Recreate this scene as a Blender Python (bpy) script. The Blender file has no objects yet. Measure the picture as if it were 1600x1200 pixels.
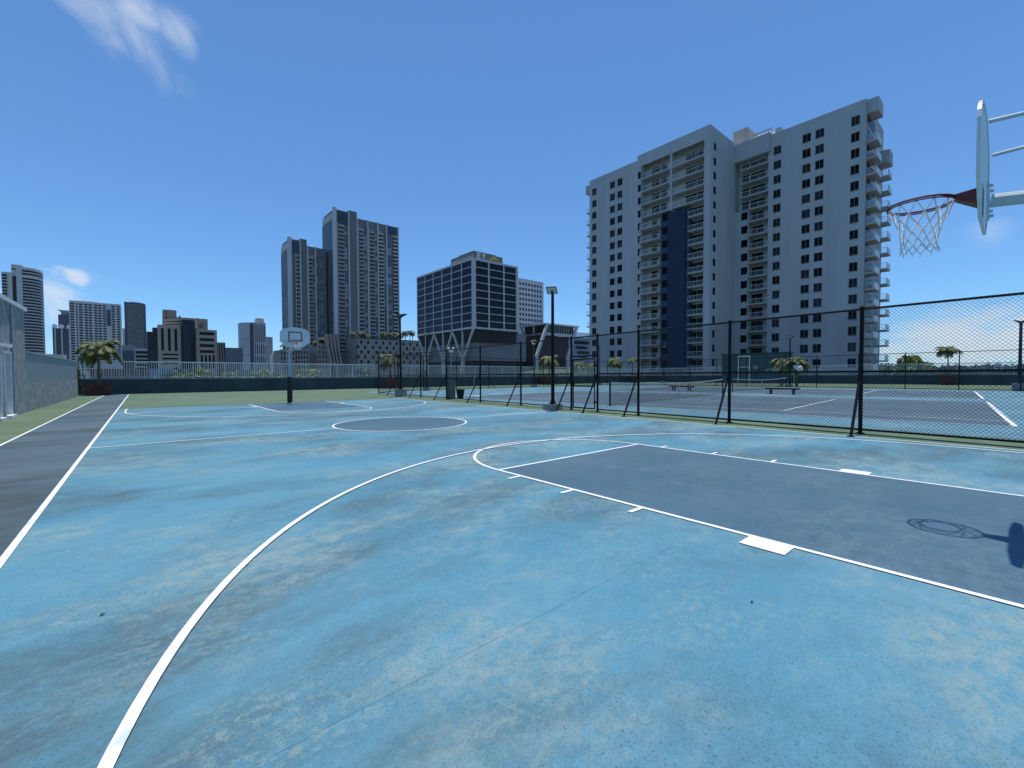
import bpy, math, random
from mathutils import Vector, Matrix
R = math.radians
PI = math.pi
random.seed(7)
sc = bpy.context.scene
col = sc.collection

# ------------------------------------------------------------------ camera model (metres, deck grid: +Y along the court)
F, PITCH, ROLL, YAW, EYE = 677.9, 1.5165, -0.2308, 40.4506, 1.37
SA, SB = 0.0056, 0.0045                      # drainage fall of the roof deck
def g(x, y): return -SA*y - SB*x             # deck height
_y, _t, _r = R(YAW), R(PITCH), R(ROLL)
FW = Vector((math.sin(_y)*math.cos(_t), math.cos(_y)*math.cos(_t), -math.sin(_t)))
_rt = Vector((math.cos(_y), -math.sin(_y), 0)); _up = _rt.cross(FW)
RT = _rt*math.cos(_r) + _up*math.sin(_r)
UP = _up*math.cos(_r) - _rt*math.sin(_r)
def ray(px, py=583): return FW + RT*((px-800)/F) - UP*((py-600)/F)
def onX(px, X): r = ray(px); return r.y*X/r.x          # Y where the sight line meets the plane X
def onY(px, Y): r = ray(px); return r.x*Y/r.y          # X where it meets the plane Y
def zat(x, y, py):                                      # height over (x, y) seen at photo row py
    v = Vector((x, y, -EYE)); k = (600-py)/F
    return -(v.dot(UP) - k*v.dot(FW))/(UP.z - k*FW.z)
def zX(px, X, py): return zat(X, onX(px, X), py)
def zY(px, Y, py): return zat(onY(px, Y), Y, py)

# ------------------------------------------------------------------ materials
MATS = {}
def mat(name, c, rough=.7, var=0., scale=3., metal=0., bump=0., spec=.5, c2=None, stretch=(1,1,1), detail=6.):
    if name in MATS: return MATS[name]
    m = bpy.data.materials.new(name); m.use_nodes = True
    nt = m.node_tree; b = nt.nodes['Principled BSDF']
    b.inputs['Roughness'].default_value = rough; b.inputs['Metallic'].default_value = metal
    b.inputs['Specular IOR Level'].default_value = spec
    b.inputs['Base Color'].default_value = (*c, 1)
    if var or c2 or bump:
        tc = nt.nodes.new('ShaderNodeTexCoord'); mp = nt.nodes.new('ShaderNodeMapping')
        mp.inputs['Scale'].default_value = stretch
        nt.links.new(tc.outputs['Object'], mp.inputs[0])
        n = nt.nodes.new('ShaderNodeTexNoise'); n.inputs['Scale'].default_value = scale; n.inputs['Detail'].default_value = detail
        nt.links.new(mp.outputs[0], n.inputs['Vector'])
        rp = nt.nodes.new('ShaderNodeValToRGB')
        rp.color_ramp.elements[0].position = .3; rp.color_ramp.elements[1].position = .7
        a = tuple(x*(1-var) for x in c); d = c2 if c2 else tuple(min(1, x*(1+var)) for x in c)
        rp.color_ramp.elements[0].color = (*a, 1); rp.color_ramp.elements[1].color = (*d, 1)
        nt.links.new(n.outputs['Fac'], rp.inputs[0]); nt.links.new(rp.outputs[0], b.inputs['Base Color'])
        if bump:
            bp = nt.nodes.new('ShaderNodeBump'); bp.inputs['Strength'].default_value = bump; bp.inputs['Distance'].default_value = .02
            nt.links.new(n.outputs['Fac'], bp.inputs['Height']); nt.links.new(bp.outputs[0], b.inputs['Normal'])
    MATS[name] = m; return m

def court_mat(name, base, dark, worn, wamt, damt, seed):
    """acrylic court paint: mottled, grimy streaks, worn patches, fine grit"""
    m = bpy.data.materials.new(name); m.use_nodes = True; nt = m.node_tree; N = nt.nodes; L = nt.links
    b = N['Principled BSDF']; b.inputs['Roughness'].default_value = .8; b.inputs['Specular IOR Level'].default_value = .3
    tc = N.new('ShaderNodeTexCoord')
    def noise(scale, stretch, off, detail=5, rough=.55, dist=0.):
        mp = N.new('ShaderNodeMapping'); mp.inputs['Scale'].default_value = stretch; mp.inputs['Location'].default_value = (off+seed, off*1.7, seed*.6)
        mp.inputs['Rotation'].default_value = (0, 0, R(-14))
        L.new(tc.outputs['Object'], mp.inputs[0])
        n = N.new('ShaderNodeTexNoise'); n.inputs['Scale'].default_value = scale; n.inputs['Detail'].default_value = detail
        n.inputs['Roughness'].default_value = rough; n.inputs['Distortion'].default_value = dist
        L.new(mp.outputs[0], n.inputs['Vector']); return n.outputs['Fac']
    def ramp(f, a, c, v0=0., v1=1.):
        r = N.new('ShaderNodeMapRange'); r.interpolation_type = 'SMOOTHSTEP'
        r.inputs['From Min'].default_value = a; r.inputs['From Max'].default_value = c
        r.inputs['To Min'].default_value = v0; r.inputs['To Max'].default_value = v1
        L.new(f, r.inputs['Value']); return r.outputs[0]
    def mul(a, c):
        x = N.new('ShaderNodeMath'); x.operation = 'MULTIPLY'; L.new(a, x.inputs[0])
        if isinstance(c, float): x.inputs[1].default_value = c
        else: L.new(c, x.inputs[1])
        return x.outputs[0]
    def mix(f, a, c):
        x = N.new('ShaderNodeMix'); x.data_type = 'RGBA'
        L.new(f, x.inputs[0])
        for i, v in ((6, a), (7, c)):
            if isinstance(v, tuple): x.inputs[i].default_value = (*v, 1)
            else: L.new(v, x.inputs[i])
        return x.outputs[2]
    # broad tonal drift
    c = mix(ramp(noise(.4, (.8, 1.2, 1), 3, 4), .3, .7), tuple(v*k for v, k in zip(base, (.86, .9, .92))), tuple(v*k for v, k in zip(base, (1.22, 1.1, 1.05))))
    # dark grimy drifts drawn out across the court
    d = ramp(noise(.34, (.6, 1.25, 1), 11, 8, .6, .6), .41, .6, 0., damt)
    d = mul(d, ramp(noise(1.8, (.75, 1.2, 1), 5, 8, .7), .28, .64, .3, 1.))
    c = mix(d, c, dark)
    # bleached / worn patches, ragged at small scale
    w = mul(ramp(noise(.5, (.8, 1.2, 1), 23, 7, .65), .46, .64), ramp(noise(6, (.85, 1.1, 1), 29, 10, .78), .38, .6))
    c = mix(mul(w, wamt), c, worn)
    c = mix(mul(mul(ramp(noise(.5, (.8, 1.2, 1), 23, 7, .65), .46, .64), ramp(noise(38, (1, 1, 1), 71, 6, .8), .54, .68)), .55), c, tuple(v*.5 for v in base))
    w2 = mul(ramp(noise(1.1, (.6, 1.3, 1), 53, 6, .6), .45, .65), ramp(noise(22, (.9, 1.1, 1), 59, 8, .78), .46, .62))
    c = mix(mul(w2, wamt*.8), c, tuple(v*k for v, k in zip(worn, (.9, .95, .9))))
    # mid-size mottling and grit
    c = mix(ramp(noise(4.5, (.85, 1.15, 1), 37, 8, .72), .42, .7, 0., .32), c, tuple(v*.72 for v in base))
    c = mix(ramp(noise(16, (.8, 1.2, 1), 83, 8, .8), .45, .72, 0., .32), c, tuple(min(1, v*1.35) for v in base))
    gz = ramp(noise(.9, (1, 1, 1), 91, 5, .6), .38, .62, .3, 1.)
    c = mix(mul(gz, ramp(noise(85, (1, 1, 1), 41, 3, .6), .56, .68, 0., .75)), c, tuple(v*.42 for v in base))
    c = mix(ramp(noise(120, (1, 1, 1), 47, 2, .6), .56, .68, 0., .4), c, tuple(v*.25 for v in base))
    L.new(c, b.inputs['Base Color'])
    bp = N.new('ShaderNodeBump'); bp.inputs['Strength'].default_value = .25; bp.inputs['Distance'].default_value = .004
    L.new(noise(90, (1, 1, 1), 2, 4, .7), bp.inputs['Height']); L.new(bp.outputs[0], b.inputs['Normal'])
    return m

def glass(name, c, rough=.08, var=.25, scale=.15, spec=.15):
    return mat(name, c, rough, var, scale, spec=spec)

M_white = mat('white_paint', (.8, .8, .78), .6, .04, 8)
M_line = mat('line_paint', (.6, .66, .68), .75, 0, 9, detail=10, c2=(.86, .86, .84), bump=.1)
_r = [n for n in M_line.node_tree.nodes if n.type == 'VALTORGB'][0].color_ramp; _r.elements[0].position = .3; _r.elements[1].position = .42
M_black = mat('black_coat', (.006, .006, .007), .5, .2, 4, spec=.18)
M_conc = mat('concrete', (.3, .29, .27), .9, .25, 2.5, bump=.3)
M_silver = mat('painted_steel', (.5, .55, .56), .45, .12, 3)
M_red = mat('rim_red', (.16, .022, .016), .5, .3, 14)
M_cord = mat('net_cord', (.75, .76, .76), .8)
M_terra = mat('terracotta', (.085, .03, .02), .85, .3, 5)
M_soil = mat('soil', (.04, .03, .02), .95, .3, 8)
M_trunk = mat('palm_trunk', (.12, .1, .08), .9, .35, 9, stretch=(1, 1, 4))
M_bark = mat('bark', (.09, .07, .05), .9, .3, 6)
M_palm = mat('palm_leaf', (.08, .13, .03), .6, .4, 2.5, c2=(.17, .2, .055))
M_palmg = mat('palm_leaf_lush', (.06, .1, .02), .6, .4, 2.5, c2=(.15, .19, .04))
M_palmd = mat('palm_leaf_dark', (.05, .085, .02), .6, .4, .5, c2=(.12, .15, .04))
M_palmy = mat('palm_leaf_yellow', (.1, .15, .028), .6, .4, 2.5, c2=(.21, .25, .055))
M_leaf = mat('leaf_green', (.06, .1, .02), .65, .45, .9, c2=(.15, .19, .045))
M_leafd = mat('leaf_dark', (.025, .05, .015), .65, .4, .6, c2=(.07, .1, .035))
M_leafb = mat('leaf_bright', (.13, .19, .03), .6, .4, .9, c2=(.28, .32, .07))

# ------------------------------------------------------------------ mesh builder
class MB:
    def __init__(s): s.v = []; s.f = []
    def add(s, vs, fs):
        k = len(s.v); s.v += [tuple(v) for v in vs]; s.f += [tuple(i+k for i in f) for f in fs]; return s
    def box(s, x0, x1, y0, y1, z0, z1):
        if x0 > x1: x0, x1 = x1, x0
        if y0 > y1: y0, y1 = y1, y0
        return s.add([(x0,y0,z0),(x1,y0,z0),(x1,y1,z0),(x0,y1,z0),(x0,y0,z1),(x1,y0,z1),(x1,y1,z1),(x0,y1,z1)],
                     [(3,2,1,0),(4,5,6,7),(0,1,5,4),(1,2,6,5),(2,3,7,6),(3,0,4,7)])
    def fbox(s, face, c, u0, u1, z0, z1, d0, d1):
        """box on a facade plane; d is measured out of the wall towards -X ('x') or -Y ('y')"""
        return s.box(c-d1, c-d0, u0, u1, z0, z1) if face == 'x' else s.box(u0, u1, c-d1, c-d0, z0, z1)
    def quad(s, a, b, c, d): return s.add([a, b, c, d], [(0, 1, 2, 3)])
    def prism(s, poly, z0, z1):
        n = len(poly); vs = [(x, y, z0) for x, y in poly] + [(x, y, z1) for x, y in poly]
        fs = [tuple(range(n-1, -1, -1)), tuple(range(n, 2*n))] + [(i, (i+1) % n, (i+1) % n+n, i+n) for i in range(n)]
        return s.add(vs, fs)
    def extrude(s, pts, d):
        """planar outline pts (3D) pushed along vector d"""
        n = len(pts); d = Vector(d); a = [Vector(p) for p in pts]; vs = a + [p+d for p in a]
        fs = [tuple(range(n-1, -1, -1)), tuple(range(n, 2*n))] + [(i, (i+1) % n, (i+1) % n+n, i+n) for i in range(n)]
        return s.add(vs, fs)
    def tube(s, p0, p1, r0, r1=None, n=8, caps=True):
        r1 = r0 if r1 is None else r1
        p0, p1 = Vector(p0), Vector(p1); d = (p1-p0).normalized()
        a = d.orthogonal().normalized(); b = d.cross(a)
        vs = [p0+(a*math.cos(2*PI*i/n)+b*math.sin(2*PI*i/n))*r0 for i in range(n)] + [p1+(a*math.cos(2*PI*i/n)+b*math.sin(2*PI*i/n))*r1 for i in range(n)]
        fs = [(i, (i+1) % n, (i+1) % n+n, i+n) for i in range(n)]
        if caps: fs += [tuple(range(n-1, -1, -1)), tuple(range(n, 2*n))]
        return s.add(vs, fs)
    def path(s, pts, r, n=6):
        pts = [Vector(p) for p in pts]; rs = r if isinstance(r, list) else [r]*len(pts); rings = []
        ref = None
        for i, p in enumerate(pts):
            d = (pts[min(i+1, len(pts)-1)]-pts[max(i-1, 0)]).normalized()
            a = d.orthogonal().normalized() if ref is None else (ref - d*ref.dot(d)).normalized()
            ref = a; b = d.cross(a)
            rings.append([p+(a*math.cos(2*PI*j/n)+b*math.sin(2*PI*j/n))*rs[i] for j in range(n)])
        vs = [q for rg in rings for q in rg]; m = len(pts)
        fs = [(i*n+j, i*n+(j+1) % n, (i+1)*n+(j+1) % n, (i+1)*n+j) for i in range(m-1) for j in range(n)]
        fs += [tuple(range(n-1, -1, -1)), tuple(range((m-1)*n, m*n))]
        return s.add(vs, fs)
    def lathe(s, cx, cy, prof, n=20):
        vs = []; m = len(prof)
        for r, z in prof: vs += [(cx+r*math.cos(2*PI*i/n), cy+r*math.sin(2*PI*i/n), z) for i in range(n)]
        fs = [(j*n+i, j*n+(i+1) % n, (j+1)*n+(i+1) % n, (j+1)*n+i) for j in range(m-1) for i in range(n)]
        fs += [tuple(range(n-1, -1, -1)), tuple(range((m-1)*n, m*n))]
        return s.add(vs, fs)
    def torus(s, c, Rr, r, n=36, k=8):
        vs = []
        for i in range(n):
            a = 2*PI*i/n
            for j in range(k):
                b = 2*PI*j/k; q = Rr+r*math.cos(b)
                vs.append((c[0]+q*math.cos(a), c[1]+q*math.sin(a), c[2]+r*math.sin(b)))
        fs = [(i*k+j, ((i+1) % n)*k+j, ((i+1) % n)*k+(j+1) % k, i*k+(j+1) % k) for i in range(n) for j in range(k)]
        return s.add(vs, fs)
    def holed(s, face, c, u0, u1, z0, z1, holes, depth, skin=0.):
        """wall face with real rectangular openings and their reveals"""
        us = sorted({u0, u1, *[h[0] for h in holes], *[h[1] for h in holes]}); zs = sorted({z0, z1, *[h[2] for h in holes], *[h[3] for h in holes]})
        us = [u for u in us if u0-1e-6 <= u <= u1+1e-6]; zs = [z for z in zs if z0-1e-6 <= z <= z1+1e-6]
        def P(u, z, d): return (c-d, u, z) if face == 'x' else (u, c-d, z)
        hs = [(h[0]-1e-5, h[1]+1e-5, h[2]-1e-5, h[3]+1e-5) for h in holes]
        for i in range(len(us)-1):
            um = (us[i]+us[i+1])/2; hh = [h for h in hs if h[0] < um < h[1]]
            start = None
            for j in range(len(zs)-1):
                zm = (zs[j]+zs[j+1])/2; inside = any(h[2] < zm < h[3] for h in hh)
                if not inside and start is None: start = zs[j]
                if start is not None and (inside or j == len(zs)-2):
                    e = zs[j] if inside else zs[j+1]
                    q = [P(us[i], start, skin), P(us[i+1], start, skin), P(us[i+1], e, skin), P(us[i], e, skin)]
                    if face == 'x': q.reverse()
                    s.quad(*q); start = None
        for a, b, e, f in holes:
            o = [P(a, e, skin), P(b, e, skin), P(b, f, skin), P(a, f, skin)]; n = [P(a, e, -depth), P(b, e, -depth), P(b, f, -depth), P(a, f, -depth)]
            for i in range(4):
                q = [o[i], n[i], n[(i+1) % 4], o[(i+1) % 4]]
                if face == 'x': q.reverse()
                s.quad(*q)
        return s
    def build(s, name, m, parent=None, smooth=False):
        me = bpy.data.meshes.new(name); off = wloc(parent)
        me.from_pydata([(x-off[0], y-off[1], z-off[2]) for x, y, z in s.v], [], s.f); me.update()
        if m: me.materials.append(m)
        if smooth:
            for p in me.polygons: p.use_smooth = True
        o = bpy.data.objects.new(name, me); col.objects.link(o)
        if parent: o.parent = parent
        return o
def wloc(o):
    v = Vector((0, 0, 0))
    while o: v += o.location; o = o.parent
    return v
def tag(o, label, cat, group=None):
    o['label'] = label; o['category'] = cat
    if group: o['group'] = group
    return o
def thing(name, label, cat, loc=(0, 0, 0), group=None):
    o = bpy.data.objects.new(name, None); col.objects.link(o); o.location = loc; o.empty_display_size = .3
    return tag(o, label, cat, group)
def struct(o, kind='structure'): o['kind'] = kind; return o
def copy_tree(o, parent=None):
    c = o.copy(); col.objects.link(c); c.parent = parent
    for ch in [x for x in o.children]: copy_tree(ch, c)
    return c
def inst(name, mesh, loc, parent):
    o = bpy.data.objects.new(name, mesh); col.objects.link(o); o.parent = parent
    o.location = Vector(loc)-wloc(parent); return o

_wm = {}; _wr = random.Random(77)
def windows(root, face, c, rects, m, d0, d1, name='window', limit=100, mull=None, counter={}):
    """one object per window (sharing meshes); past the limit the rest become one stuff part"""
    used = counter.get(root.name, 0); rest = MB(); base_m = m
    for (a, b, e, f) in rects:
        if mull: m = _wr.choice((base_m, base_m, base_m, base_m, M_wb, M_wb, M_wc))
        if used < limit:
            key = (face, round(b-a, 2), round(f-e, 2), d0, d1, m.name)
            if key not in _wm:
                k = MB().fbox(face, 0, -(b-a)/2, (b-a)/2, -(f-e)/2, (f-e)/2, d0, d1)
                me = bpy.data.meshes.new(name); me.from_pydata(k.v, [], k.f); me.materials.append(m); me.update()
                me2 = None
                if mull:
                    q = MB(); w = (b-a)/2; h = (f-e)/2; t = mull[1]
                    q.fbox(face, 0, -t/2, t/2, -h, h, d1, d1+.05)
                    for u in (-w, w-t): q.fbox(face, 0, u, u+t, -h, h, d1, d1+.04)
                    for z in (-h, h-t): q.fbox(face, 0, -w+t, w-t, z, z+t, d1, d1+.04)
                    q.fbox(face, 0, -w-.06, w+.06, -h-.09, -h-.005, d1, .06)
                    me2 = bpy.data.meshes.new('frame'); me2.from_pydata(q.v, [], q.f); me2.materials.append(mull[0]); me2.update()
                _wm[key] = (me, me2)
            me, me2 = _wm[key]; u = (a+b)/2; z = (e+f)/2
            loc = (c, u, z) if face == 'x' else (u, c, z)
            o = inst(name, me, loc, root)
            if me2: inst('frame', me2, loc, o)
            used += 1
        else: rest.fbox(face, c, a, b, e, f, d0, d1)
    counter[root.name] = used
    if rest.v: struct(rest.build('windows', base_m, root), 'stuff')

# ------------------------------------------------------------------ deck, courts, paint
E2 = .004
def sheet(poly, lvl, mb=None):
    mb = mb or MB(); n = len(poly)
    return mb.add([(x, y, g(x, y)+lvl*E2) for x, y in poly], [tuple(range(n))])
def rect(x0, x1, y0, y1): return [(x0, y0), (x1, y0), (x1, y1), (x0, y1)]
BLUE = (.1, .282, .375)
M_blue = court_mat('court_blue', BLUE, (.08, .13, .145), (.29, .37, .345), .85, .95, 0)
M_tblue = court_mat('tennis_blue', (.115, .265, .34), (.12, .22, .27), (.4, .48, .48), .5, .4, 40)
M_key = court_mat('key_slate', (.07, .15, .205), (.09, .14, .18), (.2, .27, .31), .35, .4, 80)
M_walk = court_mat('walk_slate', (.085, .14, .172), (.05, .068, .066), (.15, .2, .2), .4, 1., 120)
M_tin = court_mat('tennis_slate', (.082, .142, .18), (.07, .11, .14), (.2, .27, .29), .4, .4, 160)
M_green = court_mat('border_green', (.12, .188, .105), (.08, .12, .075), (.26, .31, .22), .5, .5, 200)

def sh(name, poly, lvl, m): return struct(sheet(poly, lvl).build(name, m))
dk = MB().prism(rect(-16, 77.2, -30, 48.4), -1.6, -1.2); 
deck = MB()
deck.add([(x, y, g(x, y)) for x, y in rect(-16, 76.3, -30, 47.4)], [(0, 1, 2, 3)])
struct(deck.build('deck_floor', M_green))
struct(MB().box(-16, 77.2, -30, 48.4, -15, -1.2).build('deck_base', M_conc))
sh('walkway', rect(-2.2, -.82, -20, 46.9), 1, M_walk)
XL, XR, YB, YN, YM = -.82, 11.8, 24.75, -.9, 11.6
sh('basketball_court', rect(XL, XR, -14, YB), 1, M_blue)
KX0, KX1, FT = 3.886, 7.412, 4.895
sh('key_area', rect(KX0, KX1, YN, FT), 2, M_key)
sh('key_area', rect(4.0, 7.6, 18.75, YB), 2, M_key)
def disc(cx, cy, r, n=64, a0=0, a1=2*PI): return [(cx+r*math.cos(a0+(a1-a0)*i/n), cy+r*math.sin(a0+(a1-a0)*i/n)) for i in range(n)]
sh('centre_circle', disc(5.7, YM, 1.85), 2, M_key)
# tennis area (a touch rotated against the basketball court)
ta = R(4.0); TO = Vector((16.98, .07)); tu = Vector((math.cos(ta), math.sin(ta))); tv = Vector((-math.sin(ta), math.cos(ta)))
def T(u, v): p = TO+tu*u+tv*v; return (p.x, p.y)
sh('tennis_court', [(13.1, -30), (51.2, -30), (51.2, 36.6), (14.6, 36.6)], 1, M_tblue)
def tq(u0, u1, v0, v1): return [T(u0, v0), T(u1, v0), T(u1, v1), T(u0, v1)]
TW, TA, TN = 13.8, 1.78, 12.0
sh('tennis_play_area', tq(0, TW, 0, 2*TN), 2, M_tin)
T2 = 17.6; 
sh('tennis_play_area', tq(T2, T2+TW, 0, 2*TN), 2, M_tin)
lf = random.Random(12)
for k, (x, y) in enumerate(((2.75, 1.02), (5.1, 2.9), (.9, 6.9), (-.2, 3.4))):
    a = lf.uniform(0, 6.28); l = .016+.006*(k % 2); u = Vector((math.cos(a), math.sin(a), 0)); v = Vector((-u.y, u.x, 0)); c = Vector((x, y, g(x, y)+.0095))
    o = MB().add([c-u*l, c-v*l*.4+Vector((0, 0, .006)), c+u*l, c+v*l*.4+Vector((0, 0, .004))], [(0, 1, 2), (0, 2, 3)]).build('fallen_leaf', mat('dead_leaf', (.05, .03, .02), .9))
    tag(o, ('small dead leaf on the blue court below the white lane block', 'tiny dead leaf inside the dark key near the free-throw side', 'tiny dead leaf out on the blue court left of the key', 'tiny dead leaf on the blue court by the left sideline')[k], 'leaf', 'fallen leaves on the court')
# painted lines: one sheet level above everything they cross
ln = MB(); LW = .05
def seg(a, b, w=LW, mb=ln, lv=3):
    a, b = Vector(a), Vector(b); d = (b-a).normalized(); n = Vector((-d.y, d.x))*w/2
    sheet([tuple(a-n), tuple(b-n), tuple(b+n), tuple(a+n)], lv, mb)
def arc(cx, cy, r, a0, a1, w=LW, n=72, mb=ln, lv=3):
    for i in range(n):
        t0 = a0+(a1-a0)*i/n; t1 = a0+(a1-a0)*(i+1)/n
        sheet([(cx+q*math.cos(t), cy+q*math.sin(t)) for q, t in ((r-w/2, t0), (r+w/2, t0), (r+w/2, t1), (r-w/2, t1))], lv, mb)
seg((XL, -20), (XL, 45.2)); seg((-2.2, -20), (-2.2, 45.4)); seg((XR, -14), (XR, 21))
seg((XL+LW/2, YM), (5.7-1.875, YM), lv=3); seg((5.7+1.875, YM), (XR-LW/2, YM)); arc(5.7, YM, 1.85, 0, 2*PI)
def half(y0, s, x0, x1, ft, cx, rim_y, r3, n=72):
    mb = ln
    xs = sorted((x0, x1))
    seg((xs[0], y0), (xs[0], ft)); seg((xs[1], y0), (xs[1], ft)); seg((xs[0]+LW/2, ft-s*LW/2), (xs[1]-LW/2, ft-s*LW/2))
    r = (xs[1]-xs[0])/2; c = (xs[0]+xs[1])/2
    arc(c, ft, r, 0 if s > 0 else PI, PI if s > 0 else 2*PI, n=48)
    arc(cx, rim_y, r3, 0 if s > 0 else PI, PI if s > 0 else 2*PI, n=96, lv=4)
    seg((cx-r3, y0), (cx-r3, rim_y), lv=4); seg((cx+r3, y0), (cx+r3, rim_y), lv=4)
    for sx, xx in ((-1, xs[0]-LW/2), (1, xs[1]+LW/2)):
        for o in (11.15, 14.2, 17.3):
            yy = y0+s*o*.305; seg((xx, yy), (xx+sx*.2, yy))
        yy = y0+s*(7*.305+(.06 if sx < 0 else .24)); seg((xx, yy), (xx+sx*.21, yy), .33)
half(YN, 1, KX0, KX1, FT, 5.56, .62, 5.86)
half(YB, -1, 4.0, 7.6, 18.75, 5.62, 22.7, 6.15)
struct(ln.build('court_markings', M_line))
cr = MB(); rc0 = random.Random(4)
def crack(a, b, n=26, amp=.02, w=.005):
    a, b = Vector(a), Vector(b); d = (b-a).normalized(); q = Vector((-d.y, d.x)); pr = a; off = 0
    for i in range(1, n+1):
        off = off*.8+rc0.uniform(-amp, amp); c = a.lerp(b, i/n)+q*off; seg(tuple(pr), tuple(c), w*rc0.uniform(.5, 1.2), cr, 2); pr = c
crack((-.7, 1.7), (3.2, 1.78), 60, .002, .002); crack((.5, 4.5), (.8, 5.4), 12, .004, .002); crack((6.5, 7.4), (10.8, 8.3), 26, .02, .006)
struct(cr.build('court_cracks', mat('crack_dark', (.085, .22, .31), .9)))
tl = MB()
for o in (0, T2):
    for u in (o, o+TA, o+TW-TA, o+TW): seg(T(u, 0), T(u, 2*TN), .05, tl)
    for v, w in ((0, .11), (2*TN, .11)): seg(T(o+.03, v), T(o+TW-.03, v), w, tl, 4)
    for v in (TN-6.4, TN+6.4): seg(T(o+TA, v), T(o+TW-TA, v), .06, tl, 4)
    seg(T(o+TW/2, TN-6.4), T(o+TW/2, TN+6.4), .05, tl)
struct(tl.build('tennis_markings', M_line))

# ------------------------------------------------------------------ parapet with railing
M_wall = mat('parapet_paint', (.024, .05, .062), .75, .3, .8, bump=.1, stretch=(1, 1, .3))
M_cap = mat('cap_concrete', (.33, .34, .33), .85, .2, 2)
M_rail = mat('railing_white', (.74, .75, .73), .5, .08, 3)
YW, XW, HW, HR = 47.47, 76.4, 1.28, 1.40
def parapet(label, rl, axis, a0, a1, cat='wall'):
    c = YW if axis == 'y' else XW
    base = lambda u: g(u, YW) if axis == 'y' else g(XW, u)
    def P(u, d, z): return (u, c+d, z) if axis == 'y' else (c+d, u, z)
    root = thing('parapet_wall', label, 'wall', P(a0, 0, base(a0)), 'parapet walls at the deck edge')
    w = MB(); cp = MB()
    def slab(mb, u0, u1, d0, d1, h0, h1):
        vs = [P(u, d, base(u)+h) for h in (h0, h1) for u, d in ((u0, d0), (u1, d0), (u1, d1), (u0, d1))]
        mb.add(vs, [(3,2,1,0),(4,5,6,7),(0,1,5,4),(1,2,6,5),(2,3,7,6),(3,0,4,7)])
    slab(w, a0, a1, 0, .2, -.3, HW-.06); slab(cp, a0, a1, -.03, .23, HW-.06, HW)
    w.build('wall_face', M_wall, root); cp.build('coping', M_cap, root)
    rr = thing('railing', rl, 'railing', P(a0, .1, base(a0)+HW), 'railings along the deck edge')
    L = a1-a0; n = round(L/2.35); st = L/n
    for k in range(n):
        u0 = a0+k*st; pn = MB(); u1 = u0+st
        slab(pn, u0+.03, u1-.03, .085, .115, HW+.09, HW+.13)
        m = 15
        for i in range(1, m):
            u = u0+st*i/m; slab(pn, u-.016, u+.016, .0875, .1125, HW+.13, HW+HR-.05)
        pn.build('picket_panel', M_rail, rr)
        po = MB(); slab(po, u0-.03, u0+.03, .07, .13, HW, HW+HR-.05); po.build('post', M_rail, rr)
    tr = MB(); slab(tr, a0, a1, .05, .15, HW+HR-.06, HW+HR+.02); tr.build('top_rail', M_rail, rr)
parapet('dark navy parapet wall across the far end behind the baseline', 'white picket railing on the wall behind the far basketball hoop', 'y', -3.6, XW)
parapet('dark navy parapet wall along the right side beyond the tennis courts', 'white picket railing on the right side wall beyond the tennis courts', 'x', -30, YW)

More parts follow.
